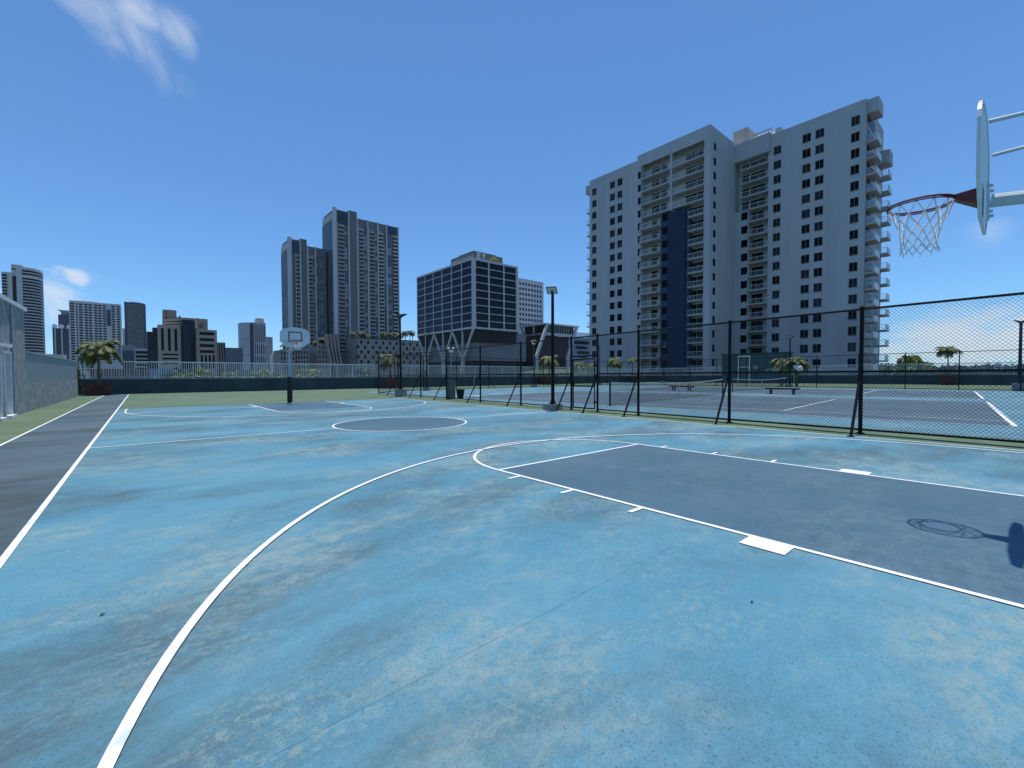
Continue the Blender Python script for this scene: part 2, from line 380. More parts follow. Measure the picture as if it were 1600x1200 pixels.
# ------------------------------------------------------------------ basketball hoops
M_board = mat('board_white', (.6, .64, .62), .4, .06, 3)
M_boxline = mat('board_line', (.1, .012, .03), .5)
M_pole = mat('pole_galv', (.38, .44, .46), .5, .15, 4)
M_pad = mat('pole_pad', (.006, .006, .007), .55)
def fan_outline():
    pts = [(-.685, .27), (-.36, .0), (.36, .0), (.685, .27), (.685, .70)]
    pts += [(.685*math.cos(a)*1.0, .70+.29*math.sin(a)) for a in [PI*i/14 for i in range(1, 14)]] + [(-.685, .70)]
    return pts
def hoop(label, bx, by, s, rim_z, pad):
    """bx, by: face of the board; s = +1 when the court lies towards +Y"""
    py = by - s*1.22; z0 = g(bx, py)
    root = thing('basketball_hoop', label, 'basketball hoop', (bx, py, z0))
    p = MB(); p.tube((bx, py, z0), (bx, py, z0+2.45), .075, n=16)
    p.path([(bx, py, z0+2.4), (bx, py+s*.02, z0+2.55), (bx, py+s*.12, z0+2.68), (bx, py+s*.3, z0+2.75)], .075, 16)
    p.box(bx-.16, bx+.16, py-.16, py+.16, z0, z0+.02)
    p.build('pole', M_pole, root)
    if pad:
        q = MB(); q.lathe(bx, py, [(.1, z0+.02), (.125, z0+.08), (.13, z0+.7), (.125, z0+1.22), (.13, z0+1.25), (.115, z0+1.34), (.085, z0+1.36)], 20)
        q.build('pole_pad', M_pad, root)
    b0 = rim_z-.31
    bd = MB(); th = .014; yb = by-s*th
    bd.extrude([(bx+x, by, b0+z) for x, z in fan_outline()], (0, -s*th, 0))
    board = bd.build('backboard', M_board, root)
    bl = MB(); e = s*.004
    def fr(x0, x1, za, zb): bl.box(bx+x0, bx+x1, by, by+e, b0+za, b0+zb)
    fr(-.31, .31, .72, .77); fr(-.31, .31, .27, .32); fr(-.31, -.26, .32, .72); fr(.26, .31, .32, .72)
    bl.build('target_box', M_boxline, board)
    # flange ribs on the back
    fl = MB()
    ol = fan_outline(); cx0, cz0 = 0, .5
    for i in range(len(ol)):
        a, b = ol[i], ol[(i+1) % len(ol)]
        q = []
        for (x, z) in (a, b):
            q.append((bx+x, yb, b0+z)); 
        ia = (cx0+(a[0]-cx0)*.95, cz0+(a[1]-cz0)*.95); ib = (cx0+(b[0]-cx0)*.95, cz0+(b[1]-cz0)*.95)
        fl.extrude([(bx+a[0], yb, b0+a[1]), (bx+b[0], yb, b0+b[1]), (bx+ib[0], yb, b0+ib[1]), (bx+ia[0], yb, b0+ia[1])], (0, -s*.008, 0))
    fl.build('flange', M_board, board)
    ar = MB(); ar.path([(bx, py+s*.28, z0+2.75), (bx, by-s*.06, rim_z-.1)], .055, 12)
    ar.box(bx-.11, bx+.11, by-s*.05, by-s*.036, rim_z-.24, rim_z+.04)
    for sx in (-.085, .085):
        for dz in (-.21, .01): ar.tube((bx+sx, by-s*.05, rim_z+dz), (bx+sx, by-s*.075, rim_z+dz), .013, n=6)
    ar.build('main_arm', M_silver, root)
    for sx in (-1, 1):
        rd = MB(); rd.path([(bx+sx*.1, py+s*.1, z0+2.62), (bx+sx*.3, py+s*.25, b0+.7), (bx+sx*.42, by-s*.05, b0+.74)], .017, 8); rd.build('support_rod', M_silver, root)
    ry = by+s*(.165+.2286); rm = MB()
    rm.torus((bx, ry, rim_z), .2375, .0095, 48, 8)
    rm.torus((bx, ry, rim_z-.019), .236, .006, 48, 6)
    # bracket: plate on the board and a folded neck narrowing to the ring
    vs = [(bx-.1, by+s*.006, rim_z+.015), (bx+.1, by+s*.006, rim_z+.015), (bx+.1, by+s*.006, rim_z-.13), (bx-.1, by+s*.006, rim_z-.13),
          (bx-.055, ry-s*.232, rim_z+.01), (bx+.055, ry-s*.232, rim_z+.01), (bx+.055, ry-s*.232, rim_z-.035), (bx-.055, ry-s*.232, rim_z-.035)]
    rm.add(vs, [(0,1,2,3),(4,5,6,7),(0,4,5,1),(1,5,6,2),(2,6,7,3),(3,7,4,0)])
    rm.box(bx-.12, bx+.12, by+s*.001, by+s*.012, rim_z-.16, rim_z+.03)
    for sx in (-.085, .085):
        for dz in (-.13, -.01): rm.tube((bx+sx, by+s*.012, rim_z+dz), (bx+sx, by+s*.024, rim_z+dz), .012, n=6)
    for sx in (-1, 1):
        rm.path([(bx+sx*.05, ry-s*.23, rim_z), (bx+sx*.12, ry-s*.2, rim_z-.005), (bx+sx*.17, ry-s*.158, rim_z)], .008, 6)
    rim = rm.build('rim', M_red, root)
    # net: twelve loops, knotted diamonds, flared hem
    nt = MB(); n = 12
    rows = [(.232, -.012), (.19, -.115), (.158, -.2), (.14, -.27), (.13, -.335), (.128, -.395), (.135, -.44)]
    rnd = random.Random(3)
    def pt(k, j):
        rr, dz = rows[j]; a = 2*PI*(k+.5*(j % 2))/n
        return Vector((bx+rr*math.cos(a), ry+rr*math.sin(a), rim_z+dz))
    J = {}
    for j in range(len(rows)):
        for k in range(n):
            w = .007 if j else 0
            J[k, j] = pt(k, j)+Vector((rnd.uniform(-w, w), rnd.uniform(-w, w), rnd.uniform(-w, w)))
    tr = .0052
    for j in range(len(rows)-1):
        for k in range(n):
            a = J[k, j]
            ks = ((k-1) % n, k) if j % 2 == 0 else (k, (k+1) % n)
            for kk in ks:
                b = J[kk, j+1]; mid = (a+b)/2+Vector((0, 0, -.004))
                nt.path([a, mid, b], tr*(1 if j < 2 else .85), 5)
    for k in range(n):
        nt.tube(J[k, 0], J[k, 0]+Vector((0, 0, .02)), .005, n=5)
        for j in (1, 2, 3, 4, 5):
            nt.lathe(J[k, j].x, J[k, j].y, [(.002, J[k, j].z-.008), (.008, J[k, j].z), (.002, J[k, j].z+.008)], 6)
        nt.tube(J[k, 6], J[k, 6]+Vector((0, 0, -.03)), .004, .002, n=5)
    nt.build('net', M_cord, rim)
hoop('basketball hoop close by at the right edge, backboard seen edge-on against the sky', 5.65, .255, 1, 2.945, False)
hoop('far basketball hoop with a black padded pole at the end of the blue court', 5.8, 23.3, -1, 2.965, True)

# ------------------------------------------------------------------ chain-link fences
def chain(mb, P, L, z0, z1, pitch, r):
    """wires both ways, clipped to the panel; P(t, z) gives the point"""
    Hh = z1-z0
    k = -int(Hh/pitch)-1
    while k*pitch < L:
        for s in (1, -1):
            a0 = k*pitch; t0, t1 = max(0, a0), min(L, a0+Hh)
            if t1-t0 > .01:
                za, zb = (t0-a0), (t1-a0)
                if s < 0: za, zb = Hh-za, Hh-zb
                mb.tube(P(t0, z0+za), P(t1, z0+zb), r, n=4, caps=False)
        k += 1
FH = 2.9; MP = .074
def FX(y): return 12.5+.05*y
def fence_run(root, pts, h, mid, pitch, r, pr, braces=(), skip=(), rails=True, bdir=(-.85, 0)):
    """posts at pts (x, y); rails and mesh between neighbours; each post, brace and mesh panel its own part"""
    for i, (x, y) in enumerate(pts):
        z = g(x, y); o = MB(); o.tube((x, y, z-.02), (x, y, z+h+.03), pr, n=10); o.lathe(x, y, [(pr*1.25, z+h+.03), (pr*1.2, z+h+.05), (pr*.5, z+h+.085)], 10)
        o.lathe(x, y, [(pr*2, z), (pr*2, z+.02)], 10)
        o.build('post', M_black, root)
        if i in braces:
            b = MB(); b.tube((x, y, z+1.47), (x+bdir[0], y+bdir[1], g(x+bdir[0], y+bdir[1])), .03, n=8)
            b.lathe(x+bdir[0], y+bdir[1], [(.07, g(x+bdir[0], y+bdir[1])), (.07, g(x+bdir[0], y+bdir[1])+.02)], 8); b.build('brace', M_black, root)
    for i in range(len(pts)-1):
        if i in skip: continue
        a, b = Vector(pts[i]), Vector(pts[i+1]); L = (b-a).length; d = (b-a)/L
        def P(t, z): q = a+d*t; return (q.x, q.y, g(q.x, q.y)+z)
        far_ = (a+b).length/2 > 18; m = MB(); chain(m, P, L, .09, h-.03, pitch*(1.35 if far_ else 1), r*(.66 if far_ else 1.25 if a.y < 9 and pr > .04 else 1)); m.build('mesh', M_black, root)
        for nm, zz, rr in (('top_rail', h, .026), ('mid_rail', mid, .024), ('bottom_rail', .09, .022)):
            if zz is None: continue
            k = MB(); k.tube(P(0, zz), P(L, zz), rr, n=8); k.build(nm, M_black, root)
    for i in skip:
        a, b = pts[i], pts[i+1]
        k = MB(); k.tube((*a, g(*a)+h), (*b, g(*b)+h), .026, n=8); k.build('top_rail', M_black, root)
fence = thing('chain_link_fence', 'tall black chain-link fence with braced posts between the basketball and tennis courts', 'fence', (FX(0), 0, 0))
fp = [(FX(-7.2), -7.2), (FX(-4), -4.0), (FX(-.8), -.8)]
def fy(px):                                     # where the fence line meets a sight line
    r = ray(px); return 12.5*r.y/(r.x-.05*r.y)
post_px = [1345.5, 1140, 997.6, 933.6, 892.8, 813.8, 750.5, 697.5, 657.3, 622, 591.5]
fp += [(FX(fy(p)), fy(p)) for p in post_px]
gi = 6                                          # gate between posts 6 and 7
fence_run(fence, fp, FH-.04, 1.43, MP, .0025, .042, braces=(1, 2, 3, 4, 5, 6, 7, 8, 9, 10, 11, 12), skip=(gi,))
# diamond mesh ends sticking up over the top rail, nearest panels
# gate
ga, gb = Vector(fp[gi]), Vector(fp[gi+1]); gd = (gb-ga); gL = gd.length; gd /= gL
def GP(t, z): q = ga+gd*t; return (q.x, q.y, g(q.x, q.y)+z)
tb = MB()
tb.tube(GP(.02, 2.12), GP(gL-.02, 2.12), .028, n=8); tb.build('gate_header', M_black, fence)
om = MB(); chain(om, lambda t, z: GP(t, z), gL, 2.15, FH, MP, .0025); om.build('mesh', M_black, fence)
gt = MB(); t0, t1 = .14, gL-.1
for a, b in (((t0, .1), (t1, .1)), ((t0, 2.0), (t1, 2.0)), ((t0, .95), (t1, .95)), ((t0, .1), (t0, 2.0)), ((t1, .1), (t1, 2.0))):
    gt.tube(GP(*a), GP(*b), .026, n=8)
gate = gt.build('gate', M_black, fence)
gm = MB(); chain(gm, lambda t, z: GP(t0+t, z), t1-t0, .12, 1.98, MP, .0025); gm.build('mesh', M_black, gate)
gh = MB()
for z in (.35, 1.75): gh.tube(GP(t0-.12, z), GP(t0+.04, z), .03, n=8)
gh.build('hinge', M_black, gate)
gl = MB(); gl.tube(GP(t1-.05, 1.05), GP(t1+.1, 1.05), .02, n=6); gl.box(*[v for pr in zip(Vector(GP(t1, 1.0))-Vector((.04, .04, .05)), Vector(GP(t1, 1.0))+Vector((.04, .04, .1))) for v in pr]); gl.build('latch', M_black, gate)
# fence along the far end of the tennis area
fx0 = fp[-1]
ff = [fx0, (16.4, 34.6), (20.2, 36.6), (24.2, 37.0)] + [(24.2+4.1*i, 37.0) for i in range(1, 7)] + [(51.6, 37.0)]
ffr = thing('chain_link_fence', 'black chain-link fence closing the far end of the tennis courts before the long wall', 'fence', (fx0[0], fx0[1], 0))
fence_run(ffr, ff, 3.25, 1.43, .09, .0022, .038, braces=(2, 4, 6, 8), bdir=(0, -.9))
rfn = thing('chain_link_fence', 'black chain-link fence on the right far side of the tennis courts before the bushes', 'fence', (51.6, 10, 0))
rf = [(51.6, 33.3-3.33*i) for i in range(0, 17)]
fence_run(rfn, [(51.6, 37.0)]+rf, 3.2, 1.43, .09, .0022, .038)

# ------------------------------------------------------------------ flood-light poles
M_lens = mat('lamp_lens', (.55, .55, .48), .25, .1, 8)
M_navy = mat('pole_navy', (.02, .02, .06), .5, .2, 4)
def lamp(label, x, y, h, heads, block=(.5, .36), m=M_black, r=.075, az=200, big=1.):
    z = g(x, y); root = thing('flood_light', label, 'lamp post', (x, y, z), 'flood-light poles round the courts')
    b = MB(); w = block[0]/2
    b.prism([(x-w, y-w), (x+w, y-w), (x+w, y+w), (x-w, y+w)], z, z+block[1]); b.build('base_block', M_conc, root)
    p = MB(); p.tube((x, y, z+block[1]), (x, y, z+h), r, r*.8, n=10); p.box(x-.14, x+.14, y-.14, y+.14, z+block[1], z+block[1]+.03); p.tube((x, y, z+block[1]+.03), (x, y, z+block[1]+.14), r*1.5, r*1.3, n=10)
    p.build('pole', m, root)
    for hd in heads:
        a = R(hd); u = Vector((math.cos(a), math.sin(a), 0)); n = Vector((-u.y, u.x, 0)); up = Vector((0, 0, 1))
        c = Vector((x, y, z+h+.1))+u*.2*big
        dn = (u*.42-up*.9).normalized(); fwd = (u*.9+up*.42).normalized()
        k = MB(); hw, hl, th = .21*big, .24*big, .07*big
        def Q(i, j, q): return c+n*i*hw+fwd*j*hl-dn*q
        k.add([Q(-1,-1,0), Q(1,-1,0), Q(1,1,0), Q(-1,1,0), Q(-.8,-.85,th*1.6), Q(.8,-.85,th*1.6), Q(.8,.6,th*1.2), Q(-.8,.6,th*1.2)],
              [(4,5,6,7),(0,1,5,4),(1,2,6,5),(2,3,7,6),(3,0,4,7),(3,2,1,0)])
        k.tube(Vector((x, y, z+h-.12)), c, .035, n=8)
        hh = k.build('lamp_head', m, root)
        l = MB(); l.extrude([Q(-.85,-.85,-.002), Q(.85,-.85,-.002), Q(.85,.85,-.002), Q(-.85,.85,-.002)], -dn*-.006); l.build('lens', M_lens, hh)
lamp('near black flood-light pole with a tilted square head in front of the gate', 12.45, 12.1, 4.6, (215,), (.55, .24), az=215)
lamp('twin-headed flood-light pole on a tall concrete block at the far fence corner', 13.3, 27.2, 5.35, (20, 170), (.6, .5), big=1.15)
lamp('slim flood-light pole before the V-column office block', 20.35, 36.2, 5.2, (230, 50), (.5, .3), r=.07)
lamp('slim flood-light pole before the white-capped pavilion', 36.0, 38.1, 5.45, (230,), (.6, .3), r=.075)
lamp('thin flood-light pole just right of the gate, against the apartment tower', onY(937, 38.6), 38.6, 5.4, (200,), (.5, .3), r=.06)
lamp('flood-light pole before the blue stripe of the apartment tower', onY(1036, 38.4), 38.4, 5.9, (250, 70), (.6, .4), r=.07)
lamp('flood-light pole beside the leafy palm and the teal shed', 52.4, 15.95, 5.25, (180, 0), (.5, .3), r=.075)
lamp('dark violet flood-light pole at the right edge of the view', 52.0, .06, 5.3, (90, 270), (.75, .6), M_navy, r=.11)

# ------------------------------------------------------------------ tennis nets, benches, court kit
M_net = mat('tennis_net', (.012, .012, .013), .8)
M_band = mat('net_band', (.7, .7, .68), .7)
def tnet(label, a, b):
    a, b = Vector(a), Vector(b); d = b-a; L = d.length; d /= L
    root = thing('tennis_net', label, 'tennis net', (a.x, a.y, g(a.x, a.y)), 'tennis nets')
    def top(t): s = abs(2*t/L-1); return .93+.14*s*s
    def P(t, z): q = a+d*t; return Vector((q.x, q.y, g(q.x, q.y)+z))
    for t in (0, L):
        p = MB(); p.tube(P(t, 0), P(t, 1.12), .045, n=10); p.lathe(P(t, 0).x, P(t, 0).y, [(.12, P(t, 0).z), (.12, P(t, 0).z+.015)], 12); p.build('net_post', M_navy if t == 0 else M_black, root)
    m = MB(); n = int(L/.07)
    for i in range(1, n): t = L*i/n; m.tube(P(t, .04), P(t, top(t)-.05), .0035, n=3, caps=False)
    k = 30
    for j in range(13):
        f = j/12
        m.path([P(L*i/k, .05+f*(top(L*i/k)-.1)) for i in range(k+1)], .0035 if j else .008, 3)
    m.build('net', M_net, root)
    bd = MB(); nn = Vector((-d.y, d.x, 0))*.012
    for i in range(k):
        t0, t1 = L*i/k, L*(i+1)/k
        q = [P(t0, top(t0)-.065), P(t1, top(t1)-.065), P(t1, top(t1)), P(t0, top(t0))]
        bd.extrude([v-nn for v in q], nn*2)
    bd.build('top_band', M_band, root)
    c = MB(); t = L/2; q = [P(t-.025, 0), P(t+.025, 0), P(t+.025, .93), P(t-.025, .93)]; c.extrude([v-nn*1.4 for v in q], nn*2.8); c.build('centre_strap', M_band, root)
tnet('tennis net of the nearer court, crossing behind the braced fence post', (15.94, 11.93), (31.0, 13.56))
tnet('tennis net of the farther court, in front of the teal shed', (36.0, 15.0), (48.0, 14.9))
M_bench = mat('bench_wood', (.5, .44, .34), .8, .2, 6, stretch=(1, 6, 1))
def bench(label, a, b):
    a, b = Vector(a), Vector(b); d = b-a; L = d.length; d /= L; n = Vector((-d.y, d.x))
    root = thing('bench', label, 'bench', ((a.x+b.x)/2, (a.y+b.y)/2, g(*((a+b)/2))), 'backless benches between the tennis courts')
    def P(t, w, z): q = a+d*t+n*w; return (q.x, q.y, g(q.x, q.y)+z)
    def bx(t0, t1, w0, w1, z0, z1, mb): mb.add([P(t, w, z) for z in (z0, z1) for t, w in ((t0, w0), (t1, w0), (t1, w1), (t0, w1))], [(3,2,1,0),(4,5,6,7),(0,1,5,4),(1,2,6,5),(2,3,7,6),(3,0,4,7)])
    s = MB()
    for w in (-.2, -.06, .08): bx(0, L, w, w+.12, .43, .49, s)
    s.build('seat', M_bench, root)
    ap = MB(); bx(.05, L-.05, -.17, -.13, .34, .43, ap); bx(.05, L-.05, .13, .17, .34, .43, ap); ap.build('apron', M_black, root)
    for t in (.17*L, .83*L):
        l = MB(); bx(t-.04, t+.04, -.18, -.1, 0, .44, l); bx(t-.04, t+.04, .1, .18, 0, .44, l); bx(t-.04, t+.04, -.1, .1, .38, .44, l); bx(t-.06, t+.06, -.2, .2, 0, .03, l); l.build('leg', M_navy, root)
bench('low wooden bench between the courts, seen through the left tennis net', (35.6, onX(1047, 35.6)), (35.0, onX(1084, 35.0)))
bench('low wooden bench between the courts, right of the tall braced fence post', (33.6, onX(1196, 33.6)), (33.6, onX(1250, 33.6)))
# kit by the fence
x = 13.95; y = onX(704, 13.95); z = g(x, y)
M_cab = mat('cabinet_grey', (.12, .125, .12), .7, .25, 3)
cb = thing('utility_cabinet', 'grey utility cabinet standing behind the fence by a black bin', 'cabinet', (x, y, z))
MB().box(x-.2, x+.2, y-.2, y+.2, z, z+1.05).box(x-.22, x+.22, y-.22, y+.22, z+1.05, z+1.09).tube((x-.02, y, z+1.09), (x-.02, y, z+1.25), .02, n=6).build('housing', M_cab, cb)
MB().box(x-.215, x-.201, y-.16, y+.16, z+.1, z+1.0).box(x-.23, x-.215, y+.1, y+.15, z+.5, z+.64).build('door', M_cab, cb)
x2, y2 = x+.5, y-.28
bn = thing('waste_bin', 'black waste bin beside the grey cabinet behind the fence', 'bin', (x2, y2, z))
MB().lathe(x2, y2, [(.17, z), (.19, z+.1), (.25, z+.52), (.27, z+.56), (.24, z+.56), (.2, z+.3)], 16).build('bucket', M_black, bn)
x3, y3 = x+1.3, y-.6
sq = thing('court_squeegee', 'court squeegee with upright handle and pale roller behind the fence', 'squeegee', (x3, y3, z))
MB().tube((x3, y3, z+.12), (x3+.05, y3+.1, z+1.35), .014, n=6).build('handle', M_silver, sq)
MB().tube((x3-.2, y3+.32, z+.1), (x3+.2, y3-.38, z+.1), .07, n=10).build('roller', M_band, sq)

# ------------------------------------------------------------------ stucco building on the left
M_stucco = mat('stucco', (.31, .31, .3), .95, .35, 2.4, bump=.8, detail=10)
M_rib = mat('ribbed_panel', (.32, .38, .38), .7, .1, 2)
M_door = mat('door_grey', (.26, .33, .36), .55, .1, 2)
LX = -3.5
sb = thing('stucco_building', 'grey stucco building with a tall door block on the left edge', 'building', (LX, 20, g(LX, 20)))
def gl_(u): return g(LX, u)
w = MB(); y1 = 25.6
def stw(u0, u1, z0, z1, d0=0, d1=-.3): w.box(LX+d1, LX+d0, u0, u1, z0, z1)
D1, D2 = (21.95, 22.95), (20.6, 21.45)
stw(D1[1], y1, -.4, 3.86); stw(D2[1], D1[0], -.4, 3.86); stw(6, D2[0], -.4, 3.86)
stw(D1[0], D1[1], 2.16, 3.86); stw(D2[0], D2[1], 2.0, 3.86)
stw(y1, 43.7, -.4, .98, 0, -.25)
w.box(LX-8, LX-.302, 6, y1, -.4, 3.8)
w.build('wall', M_stucco, sb)
MB().box(LX-.35, LX+.08, 5.9, y1+.06, 3.86, 4.0).build('coping', M_rail, sb)
rb = MB(); k = 0; u = y1+.01
rb.box(LX-.2, LX-.06, y1+.005, 43.68, .985, 2.24)
while u < 43.5:
    rb.box(LX-.06, LX-.005, u, u+.2, .985, 2.24); u += .3
rb.box(LX-.24, LX+.03, y1+.005, 43.7, 2.245, 2.31)
rb.build('ribbed_screen', M_rib, sb)
MB().box(LX-.2, LX-.02, y1+.3, 43.68, .93, 1.0).build('rail', M_silver, sb)
for (a, b), top in ((D1, 2.16), (D2, 2.0)):
    z0 = gl_(a)
    d = MB().box(LX-.14, LX-.09, a+.07, b-.07, z0+.09, top-.07).build('door', M_door, sb)
    f = MB(); f.box(LX-.16, LX+.04, a, a+.07, z0, top); f.box(LX-.16, LX+.04, b-.07, b, z0, top); f.box(LX-.16, LX+.05, a+.07, b-.07, top-.07, top); f.build('door_frame', M_rail, sb)
    MB().box(LX-.15, LX+.14, a+.072, b-.072, z0, z0+.09).build('sill', M_white, sb)
    MB().tube((LX-.09, a+.16, 1.0), (LX-.03, a+.16, 1.0), .025, n=8).box(LX-.05, LX-.03, a+.13, a+.25, .985, 1.015).build('handle', M_silver, d)
MB().box(LX+.001, LX+.12, 22.3, 22.6, 2.3, 2.42).build('wall_light', M_white, sb)
MB().box(LX+.001, LX+.3, 19.6, 21.3, 2.24, 2.32).build('door_canopy', M_white, sb)
MB().box(LX+.001, LX+.05, 19.55, 20.2, 1.45, 1.95).box(LX+.051, LX+.09, 19.7, 20.05, 1.5, 1.75).build('switch_box', M_silver, sb)
MB().tube((LX+.04, 23.15, gl_(23)), (LX+.04, 23.15, 3.8), .035, n=8).build('downpipe', M_rib, sb)

# teal shed with a white door frame on the right parapet
M_teal = mat('teal_paint', (.04, .085, .1), .8, .2, 1.2)
tx = 74.6; ty0, ty1 = onX(1232, tx), onX(1128, tx); tz = g(tx, ty0)
ts = thing('teal_shed', 'dark teal flat-roofed shed with white door frame behind the farther tennis net', 'shed', (tx, ty0, tz))
da, db = onX(1170.5, tx), onX(1154.5, tx); dz = zX(1162, tx, 557.5)
wt = MB(); wt.holed('x', tx, ty0, ty1, tz, zX(1180, tx, 553.5), [(da, db, tz+.001, dz)], .25); wt.box(tx+.26, 76.3, ty0, ty1, tz, zX(1180, tx, 553.5)-.01)
wt.box(tx, tx+.26, ty0-.01, ty0, tz, zX(1180, tx, 553.5)-.01); wt.box(tx, tx+.26, ty1, ty1+.01, tz, zX(1180, tx, 553.5)-.01)
wt.build('wall', M_teal, ts)
MB().box(tx-.12, 76.35, ty0-.15, ty1+.15, zX(1180, tx, 553.5), zX(1180, tx, 551.5)).build('roof', M_wall, ts)
f = MB()
for a, b, e, q in ((da-.13, da, tz, dz), (db, db+.13, tz, dz), (da-.13, db+.13, dz, dz+.16)): f.fbox('x', tx, a, b, e, q, .002, .08)
f.fbox('x', tx, da, db, zX(1162, tx, 573.5)-.06, zX(1162, tx, 573.5)+.06, -.2, -.06)
f.build('door_frame', M_rail, ts)
MB().fbox('x', tx, da+.01, db-.01, tz+.01, dz-.01, -.245, -.21).build('door', mat('door_glass', (.05, .09, .1), .2, .2, 1), ts)
sg = MB(); yy = onX(1180.5, tx); sg.extrude([(tx-.03, yy+.35*math.cos(a), zX(1180, tx, 574)+.35*math.sin(a)) for a in [2*PI*i/16 for i in range(16)]], (.029, 0, 0))
sg.build('round_sign', mat('sign_faded', (.25, .3, .3), .7, .3, 3), ts)
sg = MB()
for px, w_, t_, bt in ((1197, 5, 576.5, 579), (1203, 4, 575, 578), (1196, 3, 580, 582)):
    a = onX(px, tx); b = onX(px+w_, tx); sg.fbox('x', tx, b, a, zX(px, tx, bt), zX(px, tx, t_), .002, .03)
a, b = onX(1205.5, tx), onX(1213, tx); z0, z1 = zX(1209, tx, 583), zX(1209, tx, 576)
sg.extrude([(tx-.03, b, z0), (tx-.03, a, z0), (tx-.03, a, z1), (tx-.03, (a+b)/2, z1+.3), (tx-.03, b, z1)], (.027, 0, 0))
sg.build('wall_notice', mat('sign_faded2', (.3, .35, .36), .7, .3, 3), ts)

# ------------------------------------------------------------------ plants
def frond(mb, base, az, L, lift, droop, rnd, leaflets=22, lw=.05, ll=.55):
    d = Vector((math.cos(az), math.sin(az), 0)); side = Vector((-d.y, d.x, 0)); pts = []
    n = 9
    for i in range(n+1):
        t = i/n; pts.append(Vector(base)+d*(L*t*(1-.12*t))+Vector((0, 0, L*(lift*t-droop*t*t))))
    mb.path(pts, [.02*(1-.8*i/n)*max(1, L/2) for i in range(n+1)], 4)
    for k in range(leaflets):
        t = .14+.86*k/leaflets; i = min(n-1, int(t*n)); q = t*n-i; p = pts[i].lerp(pts[i+1], q); dr = (pts[i+1]-pts[i]).normalized()
        w = ll*(math.sin(PI*min(1, .12+t*.86))**.7)
        for s in (-1, 1):
            o = (side*s*.85+dr*.55+Vector((0, 0, -.35+rnd.uniform(-.2, .25)))).normalized()*w*rnd.uniform(.8, 1.15)
            tip = p+o; wd = dr*lw; mid = p+o*.5+Vector((0, 0, .05*w))
            mb.add([p-wd*.4, mid-wd, tip+Vector((0, 0, -.1*w)), mid+wd, p+wd*.4], [(0, 1, 2, 3, 4)])
def palm(label, x, y, zb, h, L, n=13, seed=1, m=None, lift=.55, droop=.75, lean=(0, 0), tr=.1, pot=None, group='palms round the deck', lw=.05, leaflets=22):
    rnd = random.Random(seed); root = thing('palm_tree', label, 'palm tree', (x, y, zb), group)
    t = MB(); k = 7; pts = [(x+lean[0]*(i/k)**2, y+lean[1]*(i/k)**2, zb+h*i/k) for i in range(k+1)]
    t.path(pts, [tr*(1.5-.6*i/k if i < 2 else 1.1-.25*i/k) for i in range(k+1)], 10); t.build('trunk', M_trunk, root)
    c = MB(); tx_, ty_, tz_ = pts[-1]
    for i in range(n):
        az = 2*PI*i/n*1.618*1.0+rnd.uniform(-.3, .3); ring = i/n
        frond(c, (tx_, ty_, tz_-.05), az, L*rnd.uniform(.82, 1.1), lift*(1.55-1.5*ring)+rnd.uniform(-.1, .1), droop*rnd.uniform(.8, 1.2), rnd, leaflets=leaflets, ll=.34*L, lw=lw)
    c.build('crown', m or M_palm, root)
    return root
def pot(label, x, y, r, h):
    z = g(x, y); o = thing('planter', label, 'planter', (x, y, z), 'terracotta planters along the walls')
    MB().lathe(x, y, [(r*.72, z), (r*.8, z+.05), (r*.95, z+h*.8), (r*1.04, z+h*.82), (r*1.04, z+h), (r*.93, z+h), (r*.9, z+h*.86)], 24).build('tub', M_terra, o)
    MB().lathe(x, y, [(.05, z+h*.84), (r*.89, z+h*.865)], 24).build('soil', M_soil, o)
    return z+h*.86
z = pot('large round terracotta planter in the left corner by the stucco wall', -2.6, 45.7, .93, .98)
palm('broad palm in the left corner planter, before the gridded office tower', -2.5, 45.8, z, zat(-2.5, 45.8, 543)-z, 1.6, 24, 5, M_palmg, lift=.8, droop=1.0, tr=.09, lw=.075, leaflets=30)
z = pot('terracotta planter behind the far corner of the chain-link fence', onY(612, 46.3), 46.3, .72, 1.2)
palm('bushy yellow-green palm in the planter behind the fence corner', onY(610, 46.3), 46.3, z, zat(onY(610, 46.3), 46.3, 559)-z, 1.7, 20, 8, M_palmd, lift=.85, droop=1.1, tr=.09, lw=.08)
z = pot('terracotta planter left of the gate by the far wall', onY(853, 46.3), 46.3, .85, 1.05)
palm('small bright palm with a dark trunk pair left of the gate', onY(858, 46.3), 46.3, z, zat(onY(858, 46.3), 46.3, 562)-z, 2.0, 15, 12, M_palmy, lift=.8, droop=1.2, tr=.09, lw=.08)
z = pot('dark terracotta planter behind the braced post left of the tennis net', onY(990, 46.3), 46.3, .85, 1.0)
palm('slender yellowish palm by the braced post left of the net', onY(988, 46.3), 46.3, z, zat(onY(988, 46.3), 46.3, 562)-z, 1.3, 10, 14, M_palmy, lift=.8, droop=1.0, tr=.07, lw=.07)
z = pot('terracotta planter on the right side by the far railing', 75.2, onX(1482, 75.2), .92, 1.1)
palm('neat umbrella-shaped palm on a thin trunk in the right-hand planter', 75.2, onX(1481, 75.2), z, zat(75.2, onX(1481, 75.2), 545)-z, 1.4, 26, 21, lift=.62, droop=.9, tr=.06, lw=.06)

